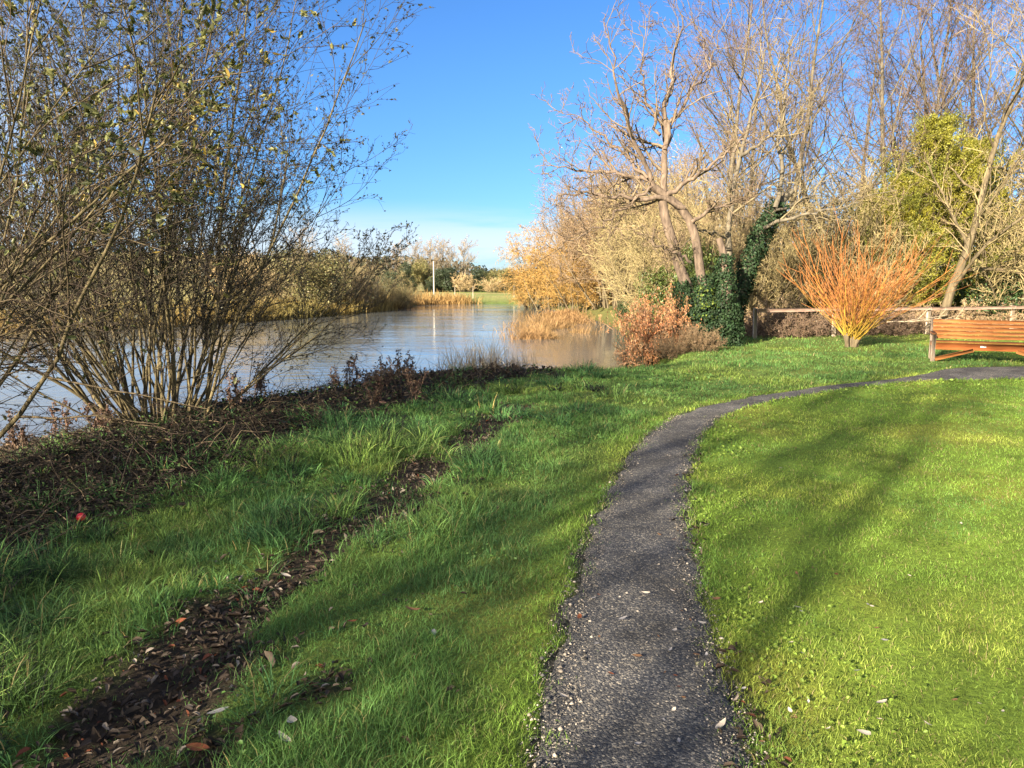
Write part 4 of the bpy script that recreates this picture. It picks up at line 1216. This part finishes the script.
# pale reeds on the edge of the near bank
def tuft_thing(name, label, cat, px, py, n, hgt, spread, col, wd, group=None, lean=.5, z=-.15):
    p = np.array([gx(px, py), py, 0.0]); p[2] = hz(p[0], p[1]) - .03
    x = rng.normal(0, spread, n); y = rng.normal(0, spread * .7, n)
    c = np.asarray(col) * rng.uniform(.6, 1.4, (n, 1))
    V, Fc, C = blades(x, y, np.zeros(n), hgt * rng.uniform(.4, 1.0, n), np.full(n, wd), rng.uniform(.1, 1.4, n) * lean * 2, c, 4, c * 1.2)
    return tag(obj(name, make_data(name, V, Fc, M_GRASS, C), None, p), label, cat, group)
GRT = 'pale reed tufts on the near bank edge'
tuft_thing('reed_tuft', 'pale buff reed tuft left of the brown mound on the bank edge', 'reeds', 484, 14.0, 420, .95, .28, (.62, .50, .32), .010, GRT, .2)
tuft_thing('reed_tuft', 'thin pale reed tuft leaning over the water left of the larger tuft', 'reeds', 457, 13.8, 160, .75, .2, (.5, .4, .26), .008, GRT, .25)
tuft_thing('reed_tuft', 'small buff reed tuft right of the brown mound on the bank edge', 'reeds', 521, 14.3, 220, .75, .2, (.50, .39, .23), .008, GRT, .25)

# dark hedge trees beyond the field
H_DARK = leafy(311, 5.0, 7.0, (.045, .06, .028), 11000, .22, None, 12)
H_OL = leafy(312, 5.0, 6.0, (.19, .17, .06), 11000, .21, None, 12)
H_MID = leafy(315, 5.0, 6.0, (.17, .15, .06), 13000, .15, None, 22)
H_BR = bush(313, 4.5, 5.5, (.42, .31, .16), 22, 900, (.2, .14, .05), .2, .03, 8, 5, 2)
FT = tall_tree(314, 8.6, (0, 0), False, (.26, .21, .13), (.26, .19, .13), 22, M_GREYBARK, .22, (32, 68), .25, .03, .022)
GH = 'hedge trees beyond the far field'
for dat, px, Y, s_, sz, nm, lab in [
        (H_DARK, 398, 120, .9, .9, 'hedge_bush', 'dark hedge bush furthest left of the white pole'),
        (H_OL, 414, 128, .9, 1.0, 'hedge_bush', 'olive rounded bush just left of the white pole'),
        (H_OL, 427, 124, .85, 1.05, 'hedge_bush', 'olive green rounded bush directly behind the white pole'),
        (H_DARK, 441, 122, .9, .75, 'hedge_bush', 'dark low hedge bush just right of the white pole'),
        (H_DARK, 455, 126, .95, .8, 'hedge_bush', 'dark hedge bush under the tall bare far trees'),
        (H_BR, 466, 120, .7, .6, 'far_bush', 'brownish bare bush in front of the far dark hedge'),
        (H_DARK, 477, 127, .95, .75, 'hedge_bush', 'dark hedge bush in the middle of the far hedge'),
        (H_OL, 487, 128, .85, .75, 'hedge_bush', 'olive bush in the middle of the far hedge'),
        (H_OL, 496, 125, .75, .75, 'hedge_bush', 'smaller olive bush right of the middle of the far hedge'),
        (H_DARK, 508, 126, .9, .72, 'hedge_bush', 'dark hedge bush towards the right end of the far hedge'),
        (H_BR, 505, 136, .9, .85, 'far_bush', 'tan bare tree rising over the right end of the far hedge'),
        (H_DARK, 523, 124, .9, .75, 'hedge_bush', 'dark hedge bush at the right end of the far hedge beside the willow'),
        (H_OL, 531, 130, .9, .75, 'hedge_bush', 'olive bush half hidden by the golden willow'),
        (H_BR, 494, 112, .7, .45, 'far_bush', 'low pinkish brown thicket in front of the far hedge')]:
    x = gx(px, Y); put_tree(nm, lab, 'bush', dat, x, Y, px * .7, s_, GH, sz, ('stem', 'crown') if len(dat) == 2 else NM)
for px, Y, s_, lab in [(428, 138, .95, 'bare far tree left of the white pole'), (442, 142, 1.0, 'bare far tree just right of the white pole'), (452, 145, .9, 'slender bare far tree in the middle of the far group'), (462, 140, .98, 'rounded bare far tree at the right of the far group'), (415, 140, .95, 'bare far tree at the left of the far group'),
                       (395, 136, .85, 'bare far tree behind the riverside shrub twigs')]:
    x = gx(px, Y); put_tree('far_tree', lab, 'tree', FT, x, Y, px * .37, s_, 'bare trees beyond the far field')
for i, (px, Y, s_, sz, dat, lab) in enumerate([
        (392, 64, .7, .55, B_OLIVE, 'olive brown bush on the far left bank nearest the bend'), (370, 61, .9, .8, B_OLIVE, 'olive bush on the far left bank beside the bend'),
        (345, 58, 1.0, .95, B_TAN, 'brown thicket on the far left bank behind the shrub'), (312, 55, 1.0, .9, H_MID, 'olive thicket on the far left bank behind the shrub'),
        (280, 57, 1.0, 1.0, B_TAN, 'tan thicket on the far left bank seen between the shrub stems'), (236, 62, 1.0, .9, H_BR, 'pale tan thicket on the far left bank seen through the shrub'),
        (405, 66, .5, .40, H_MID, 'small yellowish bush at the far waterline')]):
    x = gx(px, Y); put_tree('far_bush', lab, 'bush', dat, x, Y, i * 1.3, s_, 'bushes on the far left bank', sz, ('stem', 'crown') if len(dat) == 2 else NM)
for i, (px, Y, s_, lab) in enumerate([(180, 95, .8, 'bare tree on the far field seen through the shrub'), (90, 90, .85, 'bare tree on the far field seen left through the shrub'), (300, 100, .9, 'bare tree on the far field behind the thicket'), (345, 105, .8, 'bare tree on the far field near the bend')]):
    x = gx(px, Y); put_tree('far_tree', lab, 'tree', FT, x, Y, i * 1.1 + .4, s_, 'bare trees on the far left field')
# far wood on the skyline
rng = np.random.default_rng(67)
n = 60; c = []; mb = MB()
for i in range(n):
    a = math.radians(-62 + 124 * i / n); R_ = rng.uniform(300, 360)
    x0, y0 = R_ * math.sin(a), R_ * math.cos(a); hh = rng.uniform(5, 9)
    m_ = 420; v = norm(rng.normal(size=(m_, 3)))
    cc = np.array([x0, y0, hz(x0, y0) + hh * .4]) + v * np.array([16, 8, hh * .6]) * rng.uniform(.6, 1.1, (m_, 1))
    V, Fc, C = leaves(rng, cc, 2.2, .7, N=v, col=(.07, .07, .04), cv=.5); mb.add(V, Fc, C)
tag(mb.build('far_wood', M_LEAF), 'distant woods along the skyline', 'wood', kind='stuff')

# ------------------------------------------------------------------ fence
M_FENCE = wood_mat('weathered_rail', (.15, .095, .07), (.33, .22, .165), .85)
M_POST = wood_mat('weathered_post', (.22, .17, .12), (.45, .37, .27), .9, (12, 12, 1.5))
YS_ = [(755, 21.0), (834, 22.0), (928, 23.1), (1012, 24.2), (1100, 25.3)]
f0 = np.array([gx(755, 21.0, .4), 21.0])
fence = empty('fence', (f0[0], f0[1], 0), 0, 'weathered post and single rail timber fence behind the lawn', 'fence')
pp = [np.array([gx(a, b, .4), b]) for a, b in YS_]
for i, q in enumerate(pp):
    mb = MB(); hh = .86
    mb.box((0, 0, hh / 2 - .1), (.10, .09, hh + .2), rotmat('y', random.uniform(-.03, .03)), .012)
    o = mb.build('post', M_POST, fence); o.location = (q[0] - f0[0], q[1] - f0[1], hz(q[0], q[1]))
for i in range(len(pp) - 1):
    a, b = pp[i], pp[i + 1]; d = b - a; L = np.hypot(*d)
    mb = MB(); mb.box((0, 0, 0), (L - .01, .045, .10), None, .008)
    o = mb.build('rail', M_FENCE, fence)
    c = (a + b) / 2 - f0 + np.array([d[1], -d[0]]) / L * .072
    o.location = (c[0], c[1], .79 + hz(*a) * .5 + hz(*b) * .5); o.rotation_euler = (0, 0, math.atan2(d[1], d[0]))

# bramble bank behind the fence, split in separate clumps
rng = np.random.default_rng(71)
BR_A = bush(321, .95, 3.0, (.155, .105, .07), 46, 1500, (.14, .09, .05), .055, .006, 9, 5, 2, -.02, .03)
BR_B = bush(322, 1.1, 3.0, (.34, .24, .14), 46, 1800, (.30, .20, .09), .055, .006, 9, 5, 2, -.02, .03)
for i, (px, Y, s_, dat, lab) in enumerate([
        (772, 22.0, .85, BR_A, 'dark brown bramble clump behind the left end of the fence'), (806, 22.5, .92, BR_A, 'dark brown bramble clump behind the fence left of the coppice'),
        (838, 22.9, .95, BR_A, 'brown bramble clump behind the orange coppice'), (872, 23.3, .95, BR_A, 'brown bramble clump behind the fence right of the coppice'),
        (905, 23.8, .98, BR_A, 'brown bramble clump behind the fence left of the bench'), (945, 24.6, .95, BR_B, 'tan bramble clump behind the left end of the bench'),
        (985, 25.0, 1.0, BR_B, 'tan bramble clump behind the middle of the bench'), (1025, 25.6, 1.0, BR_B, 'tan bramble clump behind the right end of the bench'),
        (790, 25, 1.2, BR_B, 'tall tan bramble clump behind the fence by the ivy trunk'), (750, 23.5, 1.0, BR_B, 'tan bramble clump between the ivy trunk and the fence end')]):
    x = gx(px, Y); put_tree('bramble_clump', lab, 'brambles', dat, x, Y, i * 1.9, s_, 'brambles behind the fence', None, NM)

# fallen pale branch propped on the rail
rng = np.random.default_rng(73)
a0 = atY(887, 322, 22.2); b0 = atY(968, 316, 23.0)
fb = empty('fallen_branch', a0, 0, 'bare pale fallen branch lying against the fence rail', 'branch')
p0, r0 = grow(rng, [[0, 0, 0], [.6, 0, .02]], [b0 - a0, b0 - a0 + np.array([-.3, 0, .7])], [np.linalg.norm(b0 - a0), 1.5], [.022, .018], 10, .05, 0, .4)
p1, r1 = grow(rng, *spawn(rng, p0, r0, 7, .2, 1, (25, 60), (.2, .4), .6, .3, .007), 6, .1, 0, .5)
mb = MB(); tube_mb(mb, p0, r0, 6, (.42, .33, .22), rng); mb.build('branch', M_TWIGC, fb); mb = MB(); tube_mb(mb, p1, r1, 4, (.42, .33, .22), rng); mb.build('twig', M_TWIGC, fb)

# ------------------------------------------------------------------ bench
M_BENCH = wood_mat('oiled_timber', (.20, .07, .02), (.38, .145, .04), .6, (1.2, 14, 14), 2.5)
M_APRON = wood_mat('oiled_timber_red', (.24, .07, .022), (.36, .115, .035), .45, (1.2, 14, 14), 2.5)
M_END = wood_mat('weathered_timber', (.12, .085, .06), (.26, .20, .15), .8, (14, 14, 1.5))
M_ARM = wood_mat('dark_timber', (.10, .045, .02), (.22, .09, .035), .6, (14, 1.5, 14))
M_PLAQUE, nt, out = new_mat('plaque'); p = nd(nt, 'ShaderNodeBsdfPrincipled', i_Roughness=.35); p.inputs['Base Color'].default_value = (.75, .74, .70, 1); nt.links.new(p.outputs[0], out.inputs['Surface'])
YB = 15.1
xl = gx(933, YB, .2); BL = 2.12; rb_ = math.radians(-25); xr_ = xl + BL * math.cos(rb_)
bz = hz((xl + xr_) / 2, YB)
bench = empty('garden_bench', ((xl + xr_) / 2, YB + math.sin(rb_) * BL / 2, bz), rb_, 'orange brown slatted timber garden bench with a small white plaque', 'bench')
hb = BL / 2
def part(name, mat, boxes, parent=bench, loc=None):
    mb = MB()
    for b_ in boxes: mb.box(*b_)
    o = mb.build(name, mat, parent)
    if loc: o.location = loc
    return o
tilt = rotmat('x', math.radians(-14))
# four legs
for sx in (-1, 1):
    part('leg', M_END, [((0, 0, .265), (.07, .07, .57), None, .008)], loc=(sx * hb, 0, 0))
    lg = part('leg', M_END, [((0, .0, .18), (.07, .075, .42), None, .008), ((0, .062, .60), (.065, .065, .50), tilt, .008)], loc=(sx * hb, .50, 0))
    part('armrest', M_ARM, [((0, .235, .565), (.085, .60, .035), None, .01)], loc=(sx * hb, 0, 0))
    part('side_rail', M_ARM, [((0, .25, .335), (.04, .43, .09), None, .006)], loc=(sx * hb, 0, 0))
    bl = math.hypot(hb * .62, .20); ba = math.atan2(.20, hb * .62)
    part('brace', M_BENCH, [((0, 0, 0), (bl, .045, .075), rotmat('y', sx * ba), .006)], loc=(sx * (hb * .96 - hb * .31), -.02, .15))
part('apron', M_APRON, [((0, 0, 0), (BL - .08, .03, .14), None, .006)], loc=(0, -.012, .315))
part('seat', M_BENCH, [((0, .03 + k * .092, .405 - k * .004), (BL - .075, .082, .026), None, .006) for k in range(6)])
part('backrest', M_BENCH, [((0, .475 + .025 * (k * 1.0), .475 + k * .079), (BL - .02, .026, .070), tilt, .006) for k in range(5)])
part('plaque', M_PLAQUE, [((0, 0, 0), (.10, .006, .032), None, .002)], loc=(-.20, -.031, .325))

# ------------------------------------------------------------------ white pole, stakes, cottage
M_WHITE = bark_mat('pale_pole', (.32, .29, .23), (.46, .42, .34), 3, 0)
Yp = 88.0
pb = atY(434, 294, Yp); pb[2] = hz(pb[0], pb[1])
pole = empty('utility_pole', pb, 0, 'slim white pole standing on the far bank', 'pole')
V, q = tubes(np.array([[(0, 0, -.3), (0, 0, 2.2), (0, 0, 3.9)]], float), np.array([[.085, .08, .07]]), 10)
mb = MB(); mb.add(V, [q]); mb.build('shaft', M_WHITE, pole, True)
mb = MB(); V, q = tubes(np.array([[(0, 0, 3.9), (0, 0, 3.95), (0, 0, 4.0)]], float), np.array([[.10, .10, .02]]), 10); mb.add(V, [q]); mb.build('cap', M_WHITE, pole, True)
for px, Y, lab in [(473, 84, 'thin yellowish stake in the far field right of the pole'), (455, 86, 'thin pale stake in the far field close to the pole'), (514, 85, 'thin pale stake in the far field by the willow')]:
    c = atY(px, 300, Y); c[2] = hz(c[0], c[1])
    mb = MB(); mb.box((0, 0, .5), (.09, .09, 1.3), None, .01); mb.box((0, 0, 1.17), (.12, .12, .05), None, .01)
    o = mb.build('stake', M_POST); o.location = c; tag(o, lab, 'stake', 'stakes in the far field')
Yh = 230.0; xh = gx(547, Yh)
cot = empty('cottage', (xh, Yh, hz(xh, Yh)), .4, 'small white gabled cottage half hidden behind the golden willow', 'house')
M_RENDER = bark_mat('white_render', (.70, .69, .66), (.78, .77, .74), 2, 0); M_ROOF = bark_mat('slate_roof', (.14, .13, .13), (.24, .22, .21), 3, .2)
mb = MB(); w2, d2, e, r_ = 2.0, 3.0, 2.2, 3.9
mb.add([(-w2, -d2, -.3), (w2, -d2, -.3), (w2, d2, -.3), (-w2, d2, -.3), (-w2, -d2, e), (w2, -d2, e), (w2, d2, e), (-w2, d2, e), (0, -d2, r_), (0, d2, r_)],
       [[(0, 1, 5, 4), (1, 2, 6, 5), (2, 3, 7, 6), (3, 0, 4, 7)], [(4, 5, 8), (6, 7, 9)]]); mb.build('wall', M_RENDER, cot)
mb = MB(); sl = math.atan2(r_ - e, w2)
for s in (-1, 1): mb.box((s * (w2 / 2 + .1), 0, (e + r_) / 2 + .07), (math.hypot(w2, r_ - e) + .3, 2 * d2 + .4, .10), rotmat('y', s * sl))
mb.build('roof', M_ROOF, cot)
mb = MB(); mb.box((0, -d2 - .01, 1.3), (.9, .06, 1.0)); mb.build('window', M_ROOF, cot)

# ------------------------------------------------------------------ small things on the ground
rng = np.random.default_rng(83)
# dead dock and willowherb stalks on the bank edge
def stalk_data(seed, H):
    r = np.random.default_rng(seed)
    n0 = 5
    P = np.stack([r.normal(0, .05, n0), r.normal(0, .05, n0), np.full(n0, -.05)], 1)
    D = np.stack([r.normal(0, .22, n0), r.normal(0, .22, n0), np.ones(n0)], 1)
    p0, r0 = grow(r, P, D, H * r.uniform(.6, 1.05, n0), .006, 9, .07, 0, .5)
    p1, r1 = grow(r, *spawn(r, p0, r0, 9, .35, 1, (20, 50), (.15, .35), .6, .5, .003), 5, .1, .1, .6)
    st = MB(); tube_mb(st, p0, r0, 5, (.18, .12, .075), r); tube_mb(st, p1, r1, 3, (.10, .06, .04), r)
    c, t = pick(r, p1, 420, .1)
    V, F_, C = leaves(r, c + r.normal(0, .012, c.shape), .030, .7, col=(.10, .06, .04), cv=.5)
    hd = MB(); hd.add(V, F_, C)
    c, t = pick(r, p0, 14, .1)
    V, F_, C = leaves(r, c + r.normal(0, .05, c.shape), .10, .35, col=(.10, .065, .04), cv=.5, big=True); hd.add(V, F_, C)
    return st.data('stem', M_TWIGC), hd.data('foliage', M_DRY)  # this foliage mesh is the seed heads plus a few dead stem leaves
SD = [stalk_data(400 + k, h) for k, h in enumerate((.50, .60, .42))]
place = ['at the left end of the dead row', 'leaning left near the left of the dead row', 'tallest of the dark dead cluster', 'in the middle of the dark dead cluster', 'close right of the tallest dead stalks',
         'short one at the front of the dead cluster', 'at the right end of the dark cluster', 'alone in front of the bank edge grass', 'beside the brown mound', 'on top of the brown mound', 'right of the brown mound', 'standing before the water left of the cluster',
         'among roots right of the big shrub', 'low beside the right foot of the big shrub', 'near the left foot of the big shrub', 'at the far left under the shrub', 'left of the big shrub near the water', 'pale one in front of the cluster']
for i, (px, py, s_) in enumerate([(338, 392, .8), (352, 392, .9), (372, 384, 1.1), (380, 385, 1.15), (392, 384, 1.0), (385, 393, .8), (404, 383, .95), (414, 402, .7), (488, 376, .7), (500, 372, .8), (512, 372, .7), (362, 386, .85),
                                 (258, 405, .9), (236, 415, .8), (100, 440, .9), (22, 445, 1.0), (60, 430, 1.0), (372, 406, .8)]):
    p = at(px, py, -.15); z = hz(p[0], p[1])
    p = at(px, py, z); z = hz(p[0], p[1])
    r = empty('dead_stalk', (p[0], p[1], z), i * 1.3, 'dark brown dead dock stalks ' + place[i], 'dead plant', 'dead stalks along the bank edge')
    s_ *= 1.2; r.scale = (s_, s_, s_)
    for nme, d in zip(('stem', 'foliage'), SD[i % 3]): obj(nme, d, r)
# brown mound of cut vegetation
MD = bush(331, .42, 1.5, (.17, .115, .07), 50, 2200, (.12, .085, .045), .06, .004, 7, 4, 2, -.06, .05)
for px, py, s_, lab in [(500, 374, .62, 'brown mound of dead plants on the bank edge by the pale reeds'), (388, 386, .8, 'dark heap of dead stems under the dock stalks'), (440, 381, .4, 'low dark heap of dead stems between the two larger ones')]:
    p = at(px, py, -.1); put_tree('dead_plant_mound', lab, 'plant heap', MD, p[0], p[1], px, s_, 'heaps of dead plants on the bank edge', None, NM)

# red ball
p = at(81, 517, 0); z = hz(p[0], p[1]); p = at(81, 517, z + .05)
M_RED, nt, out = new_mat('red_ball'); q = nd(nt, 'ShaderNodeBsdfPrincipled', i_Roughness=.35)
tcr = nd(nt, 'ShaderNodeTexCoord'); nzr = nd(nt, 'ShaderNodeTexNoise', i_Scale=30.0); nt.links.new(tcr.outputs['Object'], nzr.inputs['Vector'])
crr = nd(nt, 'ShaderNodeValToRGB'); crr.color_ramp.elements[0].color = (.42, .012, .02, 1); crr.color_ramp.elements[1].color = (.62, .03, .035, 1)
nt.links.new(nzr.outputs['Fac'], crr.inputs['Fac']); nt.links.new(crr.outputs[0], q.inputs['Base Color']); nt.links.new(q.outputs[0], out.inputs['Surface'])
R_ = .030; nu, nv = 20, 12
th = np.linspace(0.02, math.pi - .02, nv); ph = np.arange(nu) / nu * 2 * math.pi
V = np.stack([(R_ * np.sin(th)[:, None] * np.cos(ph)), (R_ * np.sin(th)[:, None] * np.sin(ph)), np.repeat(R_ * .94 * np.cos(th)[:, None], nu, 1)], -1).reshape(-1, 3)
I = np.arange(nu * nv).reshape(nv, nu)
Q = np.stack([I[:-1], I[1:], np.roll(I[1:], -1, 1), np.roll(I[:-1], -1, 1)], -1).reshape(-1, 4)
o = obj('red_ball', make_data('red_ball', V, [Q, ], M_RED, None, True), None, (p[0], p[1], p[2])); tag(o, 'small round red ball lying in the dark undergrowth on the left', 'ball')

# single fallen leaves on path and lawn
def leaf_data(seed, col, curl):
    r = np.random.default_rng(seed)
    n = 7; t = np.linspace(0, 1, n)
    wdt = np.sin(np.pi * t ** .85) ** .8 * .21 * r.uniform(.8, 1.2)
    zc = curl * (t - .5) ** 2 + .01
    yy = r.uniform(-.05, .05) * np.sin(np.pi * t)
    V = np.concatenate([np.stack([t - .5, yy + wdt, zc + curl * .5 * wdt], 1), np.stack([t - .5, yy, zc], 1), np.stack([t - .5, yy - wdt, zc + curl * .7 * wdt], 1)])
    Q = []
    for k in range(n - 1):
        Q += [(k, n + k, n + k + 1, k + 1), (n + k, 2 * n + k, 2 * n + k + 1, n + k + 1)]
    return make_data('fallen_leaf', V, [np.array(Q)], M_DRY, np.asarray(col) * r.uniform(.8, 1.15, (len(V), 1)), True)
PALE = [leaf_data(500 + k, (.52, .44, .34), .25 + .2 * k) for k in range(3)]
BRN = [leaf_data(510 + k, (.16, .085, .04), .3 + .2 * k) for k in range(3)]
GRY = [leaf_data(520 + k, (.27, .25, .24), .25 + .25 * k) for k in range(2)]
ORA = [leaf_data(530 + k, (.17, .055, .022), .3 + .2 * k) for k in range(2)]
def put_leaf(px, py, L, data, label, group):
    z = hz(*at(px, py, 0)[:2]); p = at(px, py, z + .02)
    o = obj('fallen_leaf', data, None, (p[0], p[1], z + (.024 if group and 'path' in group else .03)))
    o.rotation_euler = (random.uniform(-.25, .25), random.uniform(-.25, .25), random.uniform(0, 6.28)); o.scale = (L, L, L)
    return tag(o, label, 'leaf', group)
# the ones large enough to tell apart
for px, py, L, d, lab in [
        (864, 735, .062, PALE[0], 'large pale leaf lying flat on the mown lawn at the lower right'), (882, 705, .055, PALE[1], 'pale upturned leaf on the lawn above the largest one'),
        (928, 727, .036, PALE[2], 'small pale leaf on the lawn right of the two large ones'), (836, 576, .040, ORA[0], 'tan leaf on the sunlit lawn in the middle of the right side'),
        (798, 609, .038, PALE[0], 'white pale leaf on the sunlit lawn near the path edge weeds'), (885, 642, .035, GRY[0], 'grey brown leaf on the lawn below the shade streak'),
        (721, 728, .068, PALE[2], 'large pale leaf at the lower right end of the gravel path'), (675, 632, .050, PALE[0], 'slim whitish leaf in the middle of the gravel path'),
        (702, 625, .045, PALE[1], 'whitish leaf on the right margin of the path'), (623, 620, .048, GRY[0], 'grey leaf on the gravel near the middle of the path'),
        (646, 595, .050, PALE[2], 'slim pale leaf on the path in a sun streak'), (637, 658, .045, BRN[0], 'brown leaf lying in the middle of the gravel path'),
        (579, 619, .045, ORA[1], 'orange leaf at the left edge of the gravel path'), (716, 601, .050, BRN[1], 'dark brown leaf in the turf at the right edge of the path'),
        (752, 718, .045, ORA[0], 'orange leaf in the crumbling right edge of the path'), (563, 698, .040, PALE[1], 'white leaf at the left edge of the gravel path'),
        (412, 612, .085, BRN[2], 'large red brown leaf in the rough grass left of the path'), (434, 635, .050, GRY[1], 'grey leaf in the rough grass left of the path'),
        (292, 724, .075, PALE[1], 'curled tan leaf beside the muddy strip'), (218, 714, .080, GRY[0], 'silvery leaf lying in the muddy strip'),
        (286, 577, .070, PALE[0], 'pale leaf in the dark litter halfway up the muddy strip'), (352, 623, .05, ORA[0], 'orange brown leaf in the grass right of the muddy strip'),
        (198, 752, .085, ORA[1], 'bright red brown leaf at the bottom of the muddy strip'), (284, 742, .08, PALE[2], 'pale curled leaf at the bottom edge of the strip')]:
    put_leaf(px, py, L, d, lab, None)
for i in range(70):
    t = rng.random()
    py = 440 + 320 * rng.random() ** .8
    if t < .45:
        px = rng.uniform(700, 1015); lab, g = 'small dry leaf lying on the mown lawn', 'small dry leaves on the mown lawn'; d = (PALE + GRY + BRN)[rng.integers(0, 8)]; L = rng.uniform(.018, .032)
        if px < 720 and py > 600: px += 80
    else:
        Yd = at(600, py)[1]; xe = np.interp(Yd, PATH_L[:, 1], PATH_L[:, 0]); xr2 = np.interp(Yd, PATH_R[:, 1], PATH_R[:, 0])
        u_ = rng.beta(2.4, 1.2); xw = xe + (xr2 - xe) * u_
        px = CX + xw / (Yd * math.cos(TH) + CAMZ * math.sin(TH)) * F
        lab, g = 'small dry leaf lying on the gravel path', 'small dry leaves on the gravel path'; d = (PALE + GRY + BRN + ORA)[rng.integers(0, 10)]; L = rng.uniform(.018, .034)
    put_leaf(px, py, L, d, lab, g)
